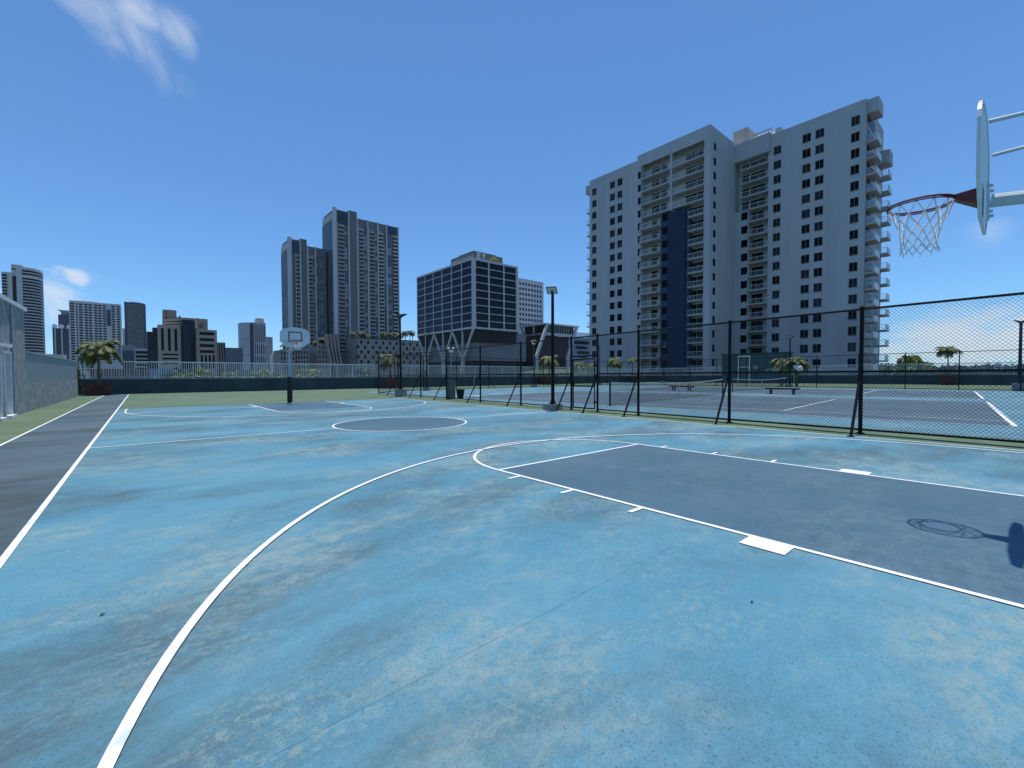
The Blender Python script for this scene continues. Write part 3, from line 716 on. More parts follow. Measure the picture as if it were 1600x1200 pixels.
def blob(mb, c, rad, n, size, rnd, k=14):
    """leaf-sized faces in clumps spread through an uneven crown"""
    cl = []
    for i in range(k):
        v = Vector((rnd.gauss(0, 1), rnd.gauss(0, 1), rnd.gauss(0, 1))).normalized()*rnd.uniform(.25, .9)
        cl.append((Vector((v.x*rad[0], v.y*rad[1], v.z*rad[2]))+Vector(c), rnd.uniform(.28, .5)))
    for i in range(n):
        q, s = cl[i % k]
        v = Vector((rnd.gauss(0, 1), rnd.gauss(0, 1), rnd.gauss(0, 1))).normalized()*rnd.uniform(.5, 1)**.5*s
        p = q+Vector((v.x*rad[0], v.y*rad[1], v.z*rad[2]))
        a = Vector((rnd.gauss(0, 1), rnd.gauss(0, 1), rnd.gauss(0, 1)+.6)).normalized(); u = a.orthogonal().normalized(); w_ = a.cross(u); th = rnd.uniform(0, 6.28)
        u, w_ = u*math.cos(th)+w_*math.sin(th), w_*math.cos(th)-u*math.sin(th); sz = size*rnd.uniform(.6, 1.3)
        mb.add([p-u*sz, p-w_*sz*.5, p+u*sz, p+w_*sz*.5], [(0, 1, 2, 3)])
GZ = -14.
def tree(label, x, y, ztop, rw, rh, seed, m=None, n=1500, leaf=.34, zb=GZ, kind='tree', cat='tree', group='trees below the deck'):
    rnd = random.Random(seed); root = thing(kind, label, cat, (x, y, zb), group)
    t = MB(); zc = ztop-rh
    t.path([(x, y, zb), (x+.1, y, (zb+zc)/2), (x, y+.1, zc)], [.28, .22, .14], 8)
    for i in range(6):
        a = i*1.05+rnd.random(); t.path([(x, y, zc-rh*.6), (x+math.cos(a)*rw*.4, y+math.sin(a)*rw*.4, zc-rh*.1), (x+math.cos(a)*rw*.7, y+math.sin(a)*rw*.7, zc+rh*.3)], [.12, .08, .03], 5)
    t.build('trunk', M_bark, root)
    c = MB(); blob(c, (x, y, zc), (rw, rw, rh), int(n*1.9), leaf, rnd, 26); c.build('crown', m or M_leaf, root)
def treeY(label, px, Y, pytop, wpx, rh, seed, **k):
    x = onY(px, Y); rw = abs(onY(px+wpx/2, Y)-onY(px-wpx/2, Y))*.66; tree(label, x, Y, zat(x, Y, pytop), rw, rh, seed, **k)
treeY('bushy green treetop behind the railing beside the left planter', 122, 60, 568, 24, 2.5, 31, n=900, leaf=.2)
treeY('dark green treetop showing through the railing before the beige court building', 268, 95, 580, 55, 2.6, 32, m=M_leafd, n=1400)
treeY('tallest green treetop behind the railing below the beige court building', 308, 92, 572.5, 62, 3.2, 33, n=2600, m=M_leafb)
treeY('low green treetop behind the railing right of the beige court building', 352, 100, 584, 60, 2.2, 34, m=M_leafb, n=1300)
treeY('round yellow-green treetop under the slim grey tower', 405, 90, 577.5, 44, 2.3, 35, m=M_leafb, n=1300)
treeY('bright treetop behind the railing just right of the far hoop pole', 474, 88, 578, 48, 2.4, 36, m=M_leafb, n=1500)
treeY('pale green treetop left of the far hoop pole', 432, 98, 585, 40, 2.0, 37, m=M_leafb, n=900)
treeY('small dim treetop under the V-columns', 722, 110, 576, 26, 3, 38, m=M_leafd, n=700)
treeY('dim treetop behind the railing left of the V-columns', 655, 100, 577, 40, 3, 39, m=M_leafd, n=900)
treeY('dark tree behind the railing below the podium fins', 570, 80, 570, 40, 3, 40, m=M_leafd, n=1000)
def shrubX(label, px, X, pytop, wpx, rh, seed, m=None, n=1500, leaf=.22):
    y = onX(px, X); rw = abs(onX(px+wpx/2, X)-onX(px-wpx/2, X))/2; tree(label, X, y, zat(X, y, pytop), rw, rh, seed, m=m, n=n, leaf=leaf, group='leafy crowns right of the gate')
shrubX('big bright round tree beyond the right railing, left of the umbrella palm', 1421, 80, 552, 66, 2.7, 51, M_leafb, 6500)
shrubX('lower leafy crown right beside the big round tree', 1446, 80.5, 573, 22, 1.4, 52, M_leafb, 700)
shrubX('small leafy crown by the corner of the apartment tower', 1385, 82, 574, 26, 1.3, 53, M_leaf, 700)
rnd = random.Random(60)
for px, Y, top, L, sd, lb in ((960, 52, 560, 1.9, 61, 'spiky pale palm top behind the railing at the foot of the apartment tower'), (1048, 52, 556.5, 2.1, 62, 'fan palm before the dark blue stripe of the apartment tower'),
                          (905, 56, 566, 1.7, 63, 'low yellowish palm top on the bank beside the gate'), (925, 60, 568, 1.6, 64, 'yellowish palm top close to the apartment tower edge')):
    x = onY(px, Y); zt = zat(x, Y, top); palm(lb, x, Y, GZ, zt-GZ-.6, L, 18, sd, M_palmy if sd != 62 else M_palm, lift=.9, droop=1.15, tr=.15, group='palm tops beyond the wall', lw=.1)
x = 55.5; y = onX(1245, x)
palm('large feathery palm beside the flood-light pole at the teal shed', x, y, g(x, y), zat(x, y, 566)-g(x, y), 1.75, 20, 70, M_palmg, lift=.85, droop=1.15, tr=.09, lw=.09)
x = 56; y = onX(1222, x)
palm('drooping palm left of the flood-light pole at the teal shed', x, y, g(x, y), zat(x, y, 562)-g(x, y), 1.4, 14, 71, M_palmy, lift=.5, droop=.9, tr=.07, lw=.09)
x = 54.2; y = onX(1247, x); 
pr_ = thing('parasol', 'folded white parasol leaning beside the feathery palm', 'parasol', (x, y, g(x, y)))
a = Vector((x, onX(1240, x), zX(1240, x, 571))); b = Vector((x, onX(1254, x), zX(1254, x, 578)))
MB().path([a, a.lerp(b, .3), a.lerp(b, .7), b], [.05, .28, .34, .1], 10).build('canopy', M_white, pr_)
MB().tube((a.x, a.y-.05, g(x, a.y)), a, .03, n=6).build('pole', M_silver, pr_)

# ------------------------------------------------------------------ white apartment tower
M_apt = mat('apartment_paint', (.43, .435, .43), .8, .09, .5, stretch=(1, 1, .12), detail=8)
M_aptin = mat('apartment_recess', (.46, .46, .42), .85, .08, .3)
M_bluepan = mat('blue_stripe', (.011, .026, .062), .8, .12, .2)
M_win = mat('window_glass', (.002, .003, .006), .25, .5, .35, spec=.06)
M_frame = mat('window_frame', (.13, .135, .135), .5)
M_balrail = mat('balcony_rail', (.68, .7, .68), .45, .1, 2)
M_tan = mat('penthouse_tan', (.5, .42, .36), .9, .15, .4)
AX, BX = 87.0, 98.5                                  # front planes: projecting left block, set-back right wing
YR, YC, YL = onX(1347, BX), onX(1107, AX), onX(921, AX)
Ysp = onX(995, AX)                                   # where the taller centre block starts
FHt = 2.9; Z0 = zX(1329, BX, 188.7)                  # centre height of the top window row
rows = [Z0-FHt*k for k in range(17)]
zroof, zmid = 49.6, 50.6
apt = thing('apartment_tower', 'tall pale apartment tower with a dark blue stripe and stacked balconies, behind the tennis courts', 'apartment building', (AX, (YR+YL)/2, GZ))
W = MB()
WH, BAND = .8, 1.45
def win_cols(face, c, cols, rws, dz=0.): return [(min(a, b), max(a, b), z-WH+dz, z+WH+dz) for z in rws for a, b in cols]
# right wing
rc = [(onX(p1, BX), onX(p0, BX)) for p0, p1 in ((1323.5, 1337), (1268.8, 1282.2), (1249, 1262), (1204.8, 1216.3))]
rw_ = win_cols('x', BX, rc[:1], rows)+win_cols('x', BX, rc[1:3], rows)+win_cols('x', BX, rc[3:], [z-.35 for z in rows])
yb0, yb1 = onX(1200.5, BX), YC                        # recessed balcony bay of the right wing
W.holed('x', BX, YR, yb0, GZ, zroof, rw_, .22)
W.box(BX+.23, BX+14.5, YR+.01, yb0+.39, GZ, zroof-.5); W.box(BX+2.41, BX+14.49, yb0+.391, YC+3, GZ, zroof-.51); W.box(BX+.23, BX+2.4, yb0+.391, YC-.01, zroof-3.39, zroof-.52)
W.box(BX-.0, BX+.22, YR, YR+.01, GZ, zroof)
W.box(BX+.01, BX+.35, YR+.02, yb0, zroof-.6, zroof-.02)
# fascia over the bay, side cheek
W.box(BX-.6, BX+.22, yb0+.01, yb1-.01, zroof-3.4, zroof+.35)
W.box(BX+.0, BX+2.2, yb0-.01+.02, yb0+.4, GZ, zroof-3.42)
# left wing and centre block
lc = [(onX(p1, AX), onX(p0, AX)) for p0, p1 in ((925, 931.5), (952.5, 960), (964, 971.5))]
lw_ = win_cols('x', AX, lc[:1], [z+.1 for z in rows[1:]]+[rows[0]+.1])+win_cols('x', AX, lc[1:], rows)
W.holed('x', AX, Ysp, YL, GZ, zroof, lw_, .22)
W.box(AX+.23, AX+15, Ysp, YL, GZ, zroof-.4)
cw = [(onX(1000, AX), onX(993.5, AX)) ]
cc0, cc1 = onX(1001, AX), Ysp
cwin = win_cols('x', AX, [(onX(1000.2, AX), onX(995.6, AX))], [z-.3 for z in rows])
W.holed('x', AX, cc0, cc1, GZ, zmid, cwin, .22)
W.box(AX+.23, AX+14, cc0, cc1-.01, GZ, zmid-.3)
# deep bay of the centre block: back wall 2.1 m behind
BK = AX+2.1
side_w = [(onY(px0, YC), onY(px1, YC), z-.75, z+.75) for z in [r+.4 for r in rows] for px0, px1 in ((1112.3, 1116.8),)]
W.holed('y', YC, AX, BX+.2, GZ, zmid, side_w, .2)
W.box(AX, AX+14, YC+.21, YC+1.2, GZ, zmid-.01)
W.box(AX, AX+.22, YC+.005, YC+.21, GZ, zmid)
W.box(AX, AX+.25, YC+1.2, cc0, zmid-2.6, zmid)          # fascia
yd = onX(1046.5, AX)
zb_top = rows[3]-1.75
W.box(AX, AX+.3, yd-.25, yd+.25, zb_top, zmid-2.6)
W.box(AX+.1, AX+14, YC+1.2, cc0-.0, zmid-.9, zmid-.2)
W.build('wall', M_apt, apt)
BW = MB()
BW.box(BK, BK+.3, YC+1.2, cc0, GZ, zmid-.9)
BW.box(BX+2.2, BX+2.4, yb0+.4, yb1, GZ, zroof-3.4)
BW.build('recess_wall', M_aptin, apt)
# dark blue stripe and the slate panels beside it
yp0, yp1 = onX(1068, AX), onX(1041, AX)
PB = MB(); PB.box(AX+.2, BK-.01, yp0, yp1, GZ, zb_top-.3)
PB.build('blue_stripe', M_bluepan, apt)
yq = onX(1029.5, AX)
PS = MB(); psw = win_cols('x', AX+.6, [(onX(1039.5, AX), onX(1031, AX))], [z+.35 for z in rows[4:]])
PS.holed('x', AX+.6, yp1+.01, yq, GZ, zb_top-.3, psw, .2)
PS.box(AX+.81, BK-.02, yp1+.01, yq, GZ, zb_top-.3)
PS.box(AX+.6, BK-.02, onX(1073, AX), yp0-.01, GZ, zb_top-.3)
PS.build('slate_panel', mat('slate_blue', (.03, .065, .12), .8, .12, .4), apt)
mull = (M_frame, .07)
M_wb = mat('window_glass_blue', (.004, .009, .018), .15, .5, .35, spec=.16)
M_wc = mat('window_blind', (.022, .022, .022), .5, .4, 1.2, spec=.1)
windows(apt, 'x', BX, rw_, M_win, -.2, -.12, mull=mull)
windows(apt, 'x', AX, lw_+cwin, M_win, -.2, -.12, mull=mull)
windows(apt, 'x', AX+.6, psw, M_win, -.18, -.1, mull=mull)
windows(apt, 'y', YC, side_w, M_win, -.19, -.12, mull=mull)
def doors(c, ya, yb, z, n, pfx='balcony_door'):
    pass
dcache = {}
def balcony(face, c, u0, u1, zs, proj, back, dwins, rail_side=()):
    """slab with railing as a child, plus its door glazing; zs: slab top heights"""
    key = (face, c, u0, u1)
    for k, z in enumerate(zs):
        o = (c, (u0+u1)/2, z) if face == 'x' else ((u0+u1)/2, c, z)
        if key not in dcache:
            def mk(fn, nm, m):
                q = MB(); fn(q); me = bpy.data.meshes.new(nm); me.from_pydata([tuple(Vector(v)-Vector(o)) for v in q.v], [], q.f); me.materials.append(m); me.update(); return me
            def slab(q): q.fbox(face, c, u0, u1, z-.2, z, -back, proj)
            def rail(q):
                q.fbox(face, c, u0+.02, u1-.02, z+1.0, z+1.06, proj-.1, proj-.04)
                q.fbox(face, c, u0+.02, u1-.02, z+.08, z+.12, proj-.09, proj-.05)
                n = max(3, int((u1-u0)/.3))
                for i in range(n+1):
                    u = u0+.04+(u1-u0-.08)*i/n; w_ = .03 if i % 6 == 0 else .012
                    q.fbox(face, c, u-w_, u+w_, z+.0 if i % 6 == 0 else z+.12, z+1.0, proj-.085, proj-.055)
                for sd in rail_side:
                    uu = (u0+.03) if sd < 0 else (u1-.03)
                    q.fbox(face, c, uu-.02, uu+.02, z+1.0, z+1.06, -.0, proj-.1); 
                    for i in range(1, 6): q.fbox(face, c, uu-.015, uu+.015, z, z+1.0, (proj-.1)*i/6-.015, (proj-.1)*i/6+.015)
            def dr(q):
                for a, b in dwins: q.fbox(face, c, a, b, z+.06, z+2.35, -back, -back+.04)
            def fr(q):
                for a, b in dwins:
                    for u in (a, (a+b)/2, b): q.fbox(face, c, u-.03, u+.03, z+.06, z+2.35, -back+.04, -back+.07)
            dcache[key] = [mk(slab, 'balcony', M_apt), mk(rail, 'balcony_railing', M_balrail), mk(dr, 'balcony_door', M_win) if dwins else None, mk(fr, 'door_frame', M_frame) if dwins else None]
        s_, r_, d_, f_ = dcache[key]
        b = inst('balcony', s_, o, apt); inst('balcony_railing', r_, o, b)
        if d_: inst('balcony_door', d_, o, b); inst('door_frame', f_, o, b)
fl = lambda ks, off: [rows[k]-off for k in ks]
# centre block, top four floors: two wide bays
balcony('x', AX, YC+1.25, yd-.26, fl(range(4), 1.3), .05, 2.09, [(onX(1097, BK), onX(1088.5, BK)), (onX(1087, BK), onX(1079, BK)), (onX(1078, BK), onX(1070, BK))])
balcony('x', AX, yd+.26, cc0-.05, fl(range(4), 1.3), .05, 2.09, [(onX(1040, BK), onX(1032, BK)), (onX(1029.5, BK), onX(1018, BK))])
# lower floors
balcony('x', AX, YC+1.25, onX(1073.5, AX), fl(range(4, 16), 1.3), .12, 2.09, [(onX(1097.5, BK), onX(1089, BK)), (onX(1088, BK), onX(1080, BK)), (onX(1079, BK), onX(1073.8, BK))], (1,))
balcony('x', AX, yq+.02, cc0-.05, fl(range(4, 16), 1.3), .9, 2.09, [(onX(1027, BK), onX(1018, BK))], (-1, 1))
# right wing bay
balcony('x', BX, yb0+.42, onX(1153, BX), fl(range(0, 4), 1.95), .0, 2.19, [(onX(1192, BX+2), onX(1170, BX+2)), (onX(1167, BX+2), onX(1157, BX+2))])
balcony('x', BX, yb0+.42, onX(1166.5, BX), fl(range(4, 16), 1.75), .35, 2.19, [(onX(1190, BX+2), onX(1168.5, BX+2))], (1,))
pw = win_cols('x', BX, [(onX(1166, BX), onX(1155.8, BX))], [z-.3 for z in rows[4:]])
MB().holed('x', BX, onX(1167, BX), yb1-.02, GZ, rows[3]-2.0, pw, .2).box(BX+.21, BX+2.19, onX(1167, BX), yb1-.02, GZ, rows[3]-2.0).build('bay_wall', M_apt, apt)
windows(apt, 'x', BX, pw, M_win, -.18, -.1, mull=mull)
# left end balconies, right end balconies
lb = MB()
balcony('y', YL+.0, AX+.6, AX+3.4, [], 0, 0, [])
def endbal(x0, x1, y0, y1, zs, par, first):
    """cantilevered end balconies: slab, solid outer parapet, open rail"""
    for k, z in enumerate(zs):
        key = ('e', x0, x1, y0)
        o = ((x0+x1)/2, (y0+y1)/2, z)
        if key not in dcache:
            q = MB(); q.box(x0, x1, y0, y1, z-.24, z)
            r = MB(); r.box(x0+.02, x1-.02, y0+.02, y0+.1, z, z+1.05); r.box(x1-.1, x1-.02, y0+.1, y1, z+.0, z+1.05) if par else None
            for i in range(9): xx = x0; yy = y0+.1+(y1-y0-.1)*i/8; r.box(x0+.02, x0+.05, yy-.015, yy+.015, z, z+1.0)
            r.box(x0+.02, x0+.07, y0+.1, y1, z+1.0, z+1.05)
            ms = []
            for nm, w_, m in (('balcony', q, M_apt), ('balcony_railing', r, M_balrail)):
                me = bpy.data.meshes.new(nm); me.from_pydata([tuple(Vector(v)-Vector(o)) for v in w_.v], [], w_.f); me.materials.append(m); me.update(); ms.append(me)
            dcache[key] = ms
        b = inst('balcony', dcache[key][0], o, apt); inst('balcony_railing', dcache[key][1], o, b)
endbal(AX+.8, AX+3.6, YL, YL+1.6, [z-1.3 for z in rows[1:16]], True, 0)
MB().box(AX+.8, AX+3.6, YL+.01, YL+1.9, zroof-2.6, zroof-.5).build('roof_hood', M_apt, apt)
e0, e1 = BX+.4, BX+4.2; ey = onX(1371.5, e1)
endbal(e0, e1, ey, YR-.002, [z-1.3 for z in rows[1:16]], False, 0)
MB().box(e0, e1, ey-.1, YR-.01, zroof-2.5, zroof-.15).build('roof_hood', M_apt, apt)
ed = MB()
for z in rows[:16]: ed.box(e0+.3, e1+2.5, YR-.03, YR-.001, z-1.05, z+1.2)
ed.build('end_glazing', M_win, apt)
# second stack of end balconies farther back, starting a storey lower
r0, r1 = BX+8.6, BX+11.6; ry_ = onX(1388, r1)
endbal(r0, r1, ry_, YR-.002, [z-2.4 for z in rows[2:16]], False, 0)
MB().box(r0, r1+.3, ry_-.05, YR-.003, rows[2]-.1, rows[2]+2.3).build('roof_hood', M_apt, apt)
# penthouse, roof rail, pergola
px_ = AX+14.0
MB().box(px_, px_+9, onX(1164, px_), onX(1142, px_), zroof-1, zX(1142, px_, 207)).build('penthouse', M_tan, apt)
pg = MB(); xq = BX+1.2
y0, y1 = onX(1202, xq), onX(1158, xq)
for i in range(9):
    u = y0+(y1-y0)*i/8; pg.box(xq-.06, xq+.06, u-.06, u+.06, zroof+.3, zroof+1.75)
pg.box(xq-.1, xq+.1, y0, y1, zroof+1.75, zroof+1.95)
pg.build('roof_rail', M_apt, apt)
q = MB(); ym = onX(1203, BX+6); 
MB().lathe(BX+6, onX(1192, BX+6), [(3.2, zroof+.2), (3.2, zroof+1.2), (3.6, zroof+1.3), (3.6, zroof+1.6), (2.6, zroof+2.6), (.3, zroof+3.0)], 24).build('roof_pavilion', M_tan, apt)
MB().box(BX+2, BX+4.5, onX(1216, BX+2), onX(1207, BX+2), zroof-.5, zX(1213, BX+2, 199)).build('stair_head', M_apt, apt)

# ------------------------------------------------------------------ glass office block on V columns
M_ofr = mat('office_frame', (.54, .54, .5), .7, .06, .3)
M_og = glass('office_glass', (.006, .01, .045), .06, .5, .06, .1)
M_og2 = glass('office_glass_grey', (.008, .011, .024), .07, .7, .05, .12)
M_plinth = mat('office_plinth', (.21, .22, .23), .85, .08, .2)
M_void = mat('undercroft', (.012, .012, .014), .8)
OD = 205.
rc_ = ray(739.5); k_ = OD/rc_.dot(FW); OX, OY = rc_.x*k_, rc_.y*k_
OYl, OXr = onX(653.3, OX), onY(809.5, OY)
ozt, ozb = zat(OX, OY, 402.5), zat(OX, OY, 513.5)
off = thing('office_block', 'glazed office block with a white grid of frames carried on V-shaped columns', 'office building', (OX, OY, GZ))
core = MB(); core.box(OX+.6, OXr-.6, OY+.6, OYl-.6, ozb-6, ozt-.6); core.box(OX+.02, OXr, OY+.02, OYl, ozt-.6, ozt); core.box(OX+.02, OXr, OY+.02, OYl, ozb-1.0, ozb)
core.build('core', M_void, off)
nl, nr, nz = 6, 3, 9
fr_ = MB(); ph = (ozt-ozb-1.0)/nz
uy = [OYl-(OYl-OY)*k/nl for k in range(nl+1)]; ux = [OX+(OXr-OX)*k/nr for k in range(nr+1)]
cwid = 1.5
for i, u in enumerate(uy):
    a = .35 if 0 < i < nl else .5
    a = a*.72 if 0 < i < nl else a; fr_.fbox('x', OX, max(OY, u-a), min(OYl, u+a), ozb, ozt, 0, .35)
for i, u in enumerate(ux):
    a = .35 if 0 < i < nr else (1.6 if i == 0 else 1.4)
    fr_.fbox('y', OY, max(OX-.35, u-a), min(OXr, u+a), ozb, ozt+.003, 0, .35)
for k in range(nz+1):
    z = ozb+.5+ph*k; t = .17 if 0 < k < nz else .45
    fr_.fbox('x', OX, OY-.3, OYl, z-t, z+t, 0, .3); fr_.fbox('y', OY, OX-.3, OXr, z-t, z+t, 0, .3)
fr_.build('frame', M_ofr, off)
pn = []
for k in range(nz):
    za, zb = ozb+.5+ph*k+.17, ozb+.5+ph*(k+1)-.17
    for i in range(nl): pn.append(('x', OX, uy[i+1], uy[i], za, zb))
    for i in range(nr): pn.append(('y', OY, ux[i], ux[i+1], za, zb))
windows(off, 'x', OX, [p[2:] for p in pn if p[0] == 'x'], M_og, -.3, -.05)
windows(off, 'y', OY, [p[2:] for p in pn if p[0] == 'y'], M_og2, -.3, -.05)
# roof screen with letters
rs = MB(); ry0 = onX(706, OX+1.5); rx1 = onY(786, OY+1.5)
rs.box(OX+1.5, rx1, OY+1.5, OY+2.2, ozt, ozt+3.5); rs.box(OX+1.5, OX+2.2, OY+2.2, ry0, ozt, ozt+3.5); rs.box(OX+2.3, rx1-4, OY+2.3, ry0-6, ozt, ozt+4.2)
rs.box(OX+4, OX+9, ry0+2, ry0+9, ozt, ozt+1.6)
rs.build('roof_screen', mat('screen_grey', (.2, .2, .19), .8, .15, .3), off)
tb_ = MB(); tb_.box(OX+1.2, OX+1.49, OY+1.2, ry0, ozt+.4, ozt+1.8); tb_.box(OX+1.2, rx1, OY+1.2, OY+1.49, ozt+.4, ozt+.9)
tb_.build('roof_trim', M_tan, off)
lt = MB()
def bar(u0, u1, z0, z1): lt.fbox('y', OY+1.2, u0, u1, ozt+z0, ozt+z1, .01, .2)
eu = onY(746.2, OY+1.2); ew = 2.1
bar(eu, eu+.55, .6, 3.3); bar(eu+.55, eu+ew, 2.75, 3.3); bar(eu+.55, eu+ew*.9, 1.68, 2.2); bar(eu+.55, eu+ew, .6, 1.15)
yu = eu+2.9
bar(yu+.85, yu+1.4, .6, 1.9)
for s in (-1, 1): 
    m_ = yu+1.125
    lt.extrude([(m_-.27 if s < 0 else m_+.27, OY+1.19, ozt+1.7), (m_+s*.0, OY+1.19, ozt+1.9+.0) if False else (m_-.0, OY+1.19, ozt+2.1), (m_+s*.55, OY+1.19, ozt+3.3), (m_+s*1.15, OY+1.19, ozt+3.3)], (0, -.2, 0))
lt.build('sign_letters', mat('sign_white', (.85, .85, .83), .5), off)
yl = MB(); a = onY(764, OY+1.1); yl.extrude([(a, OY+1.18, ozt+.95), (onY(783, OY+1.1), OY+1.18, ozt+1.3), (a+3.5, OY+1.18, ozt+3.1)], (0, -.2, 0)); yl.build('sign_beam', mat('sign_yellow', (.6, .42, .02), .6, .3, 1.2), off)
# plinth, undercroft and V columns
pl = MB(); pzt = zat(OX, OY, 515.5); pl.box(OX+2.6, OXr+8, OY+2.6, OYl-2, zat(OX, OY, 563), pzt); pl.build('plinth', M_plinth, off)
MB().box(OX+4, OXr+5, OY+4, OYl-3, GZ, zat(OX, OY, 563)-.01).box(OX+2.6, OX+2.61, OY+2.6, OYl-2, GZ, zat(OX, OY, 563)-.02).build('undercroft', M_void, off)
for i in range(0, nl+1, 2):
    pass
zk = zat(OX, OY, 563)
for i in (1, 3, 5):
    yy = uy[i]; v = MB()
    for s in (-1, 1):
        yt = uy[i-1] if s > 0 else uy[i+1]
        w2 = .42*s
        v.extrude([(OX-.2, yt+.55, ozb), (OX-.2, yt-.55, ozb), (OX-.2, yy-.5, zk), (OX-.2, yy+.5, zk)], (.8, 0, 0))
    v.box(OX-.2, OX+.6, yy-.35, yy+.35, zk-.01, ozb)
    v.box(OX-.4, OX+.8, yy-.8, yy+.8, GZ, zk)
    v.build('v_column', M_ofr, off)
# ------------------------------------------------------------------ pale slab with punched windows behind the office
M_pale = mat('pale_slab', (.55, .56, .55), .8, .04, .1)
PY = OY+45
pw_ = thing('punched_slab', 'pale slab building with rows of small square windows, right of the glazed office', 'building', (onY(830, PY), PY, GZ))
xa, xb = onY(800, PY), onY(849.5, PY); zt = zY(812, PY, 434.5)
hs = []
for i in range(8):
    xc = onY(813.3+4.55*i, PY)
    for j in range(9):
        z = zY(813.3, PY, 442.8)-j*(zY(813.3, PY, 442.8)-zY(813.3, PY, 450.8)); hs.append((xc-.75, xc+.75, z-.85, z+.85))
MB().holed('y', PY, xa, xb, GZ, zt, hs, .3).box(xa, xb, PY+.31, PY+18, GZ, zt-.3).box(xb-.3, xb, PY+.0+.01, PY+.31, GZ, zt).build('wall', M_pale, pw_)
windows(pw_, 'y', PY, hs, M_win, -.28, -.2)
# ------------------------------------------------------------------ pavilion with splayed columns and a flat white roof
QY = 172.
qx0, qxm, qx1 = onY(812, QY+26), onY(854, QY), onY(903.5, QY)
pv = thing('pavilion', 'dark-walled hall with splayed pale columns under a thin flat white roof', 'building', (qxm, QY, GZ))
zr = zat(qxm, QY, 504.5); zw = zY(858, QY, 519.5); zg = zY(858, QY, 560); zbm = zY(858, QY, 523.5)
xin0, xin1 = onY(843, QY+1.5), onY(884, QY+1.5)
YBk = onX(812.5, qxm)
MB().box(qxm-.6, qx1+.6, QY-.6, YBk, zr-.7, zr).build('roof', M_white, pv)
MB().box(qxm+2.0, qx1-2.0, QY+2.0, YBk-2, zw, zr-.7).build('clerestory', glass('green_glass', (.02, .045, .045), .12), pv)
mu = MB()
for k in range(12): x = qxm+2+(qx1-qxm-4)*k/11; mu.box(x-.12, x+.12, QY+1.85, QY+1.99, zw, zr-.7)
mu.build('mullion', M_ofr, pv)
MB().box(qxm+.9, qx1-.9, QY+.6, QY+1.5, zbm, zw).box(qxm+.9, qxm+1.6, QY+1.51, YBk-1, zbm, zw).build('beam', M_ofr, pv)
MB().box(xin0+1.8, xin1+4, QY+3, YBk-3, zg, zbm).box(qxm+2.2, xin0+1.79, QY+6, YBk-3, zg+1, zbm).build('wall', mat('hall_dark', (.05, .045, .05), .9, .1, .3, stretch=(3, 3, .2)), pv)
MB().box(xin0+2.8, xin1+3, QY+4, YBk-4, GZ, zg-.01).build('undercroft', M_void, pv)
xk = onY(834.5, QY)
for (xt, xbm) in ((onY(856, QY), onY(839, QY)), (onY(902, QY), onY(887, QY))):
    MB().extrude([(xt-1.0, QY-.3, zr-.71), (xt+.6, QY-.3, zr-.71), (xbm+.8, QY-.3, zY(836, QY, 556)), (xbm-.8, QY-.3, zY(836, QY, 556))], (0, 1.2, 0)).box(xbm-.8, xbm+.8, QY-.3, QY+.9, GZ, zY(836, QY, 556)).build('splayed_column', M_ofr, pv)
yv = onX(812, qxm)
v = MB(); zz = zY(836, QY, 556)
v.extrude([(qxm-.3, YBk-1.6, zr-.71), (qxm-.3, YBk-.4, zr-.71), (qxm-.3, onX(837, qxm)+.7+3, zz), (qxm-.3, onX(837, qxm)-.7+3, zz)], (.8, 0, 0)); v.box(qxm-.3, qxm+.5, onX(834, qxm)-.5, onX(834, qxm)+.5, zz, zr-.71)
v.build('splayed_column', M_ofr, pv)
# long grey hall wall between the office and the pavilion
GY = 200.
gh_ = thing('grey_hall', 'long windowless grey hall between the glazed office and the flat-roofed pavilion', 'building', (onY(790, GY), GY, GZ))
xa, xb = onY(763, GY), onY(848, GY)
MB().box(xa, xb, GY, GY+20, zY(790, GY, 564), zY(790, GY, 523)).build('wall', M_plinth, gh_)
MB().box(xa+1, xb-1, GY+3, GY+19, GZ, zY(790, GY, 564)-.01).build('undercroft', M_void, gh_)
MB().box(onY(800, GY), onY(804, GY), GY-.3, GY+.01, zY(802, GY, 529), zY(802, GY, 526.5)).build('vent', M_void, gh_)
for px, top, L, sd, lb in ((787, 517, 5, 91, 'leafy palm top on the roof of the grey hall left of centre'), (796, 519, 4, 92, 'smaller palm top on the roof of the grey hall')):
    x = onY(px, GY+6); palm(lb, x, GY+6, zY(px, GY, 523)-.4, zat(x, GY+6, top)-zY(px, GY, 523), L, 14, sd, M_palm, lift=.6, droop=.9, tr=.2, group='roof garden palms', lw=.25, leaflets=14)
# stepped pale complex right of the pavilion
CY = 330.
cx_ = thing('terraced_block', 'white-capped terraced block behind the gate, left of the apartment tower', 'building', (onY(915, CY), CY, GZ))
xa, xb = onY(884, CY), onY(945, CY)
MB().box(xa, xb, CY, CY+30, GZ, zY(910, CY, 528)).build('wall', mat('terrace_blue', (.24, .27, .34), .8, .1, .1), cx_)
bd = MB()
for a, b in ((533, 538), (541, 545.5), (549, 553), (556, 559)):
    bd.fbox('y', CY, onY(897+(a-533)*.3, CY), onY(934, CY), zY(910, CY, b), zY(910, CY, a), .0, .25)
bd.build('window_band', M_win, cx_)
MB().prism([(onY(903, CY), CY+6), (onY(940, CY), CY+6), (onY(940, CY), CY+28), (onY(903, CY), CY+28)], zY(910, CY, 528), zY(910, CY, 518.5)).build('roof_cap', M_white, cx_)
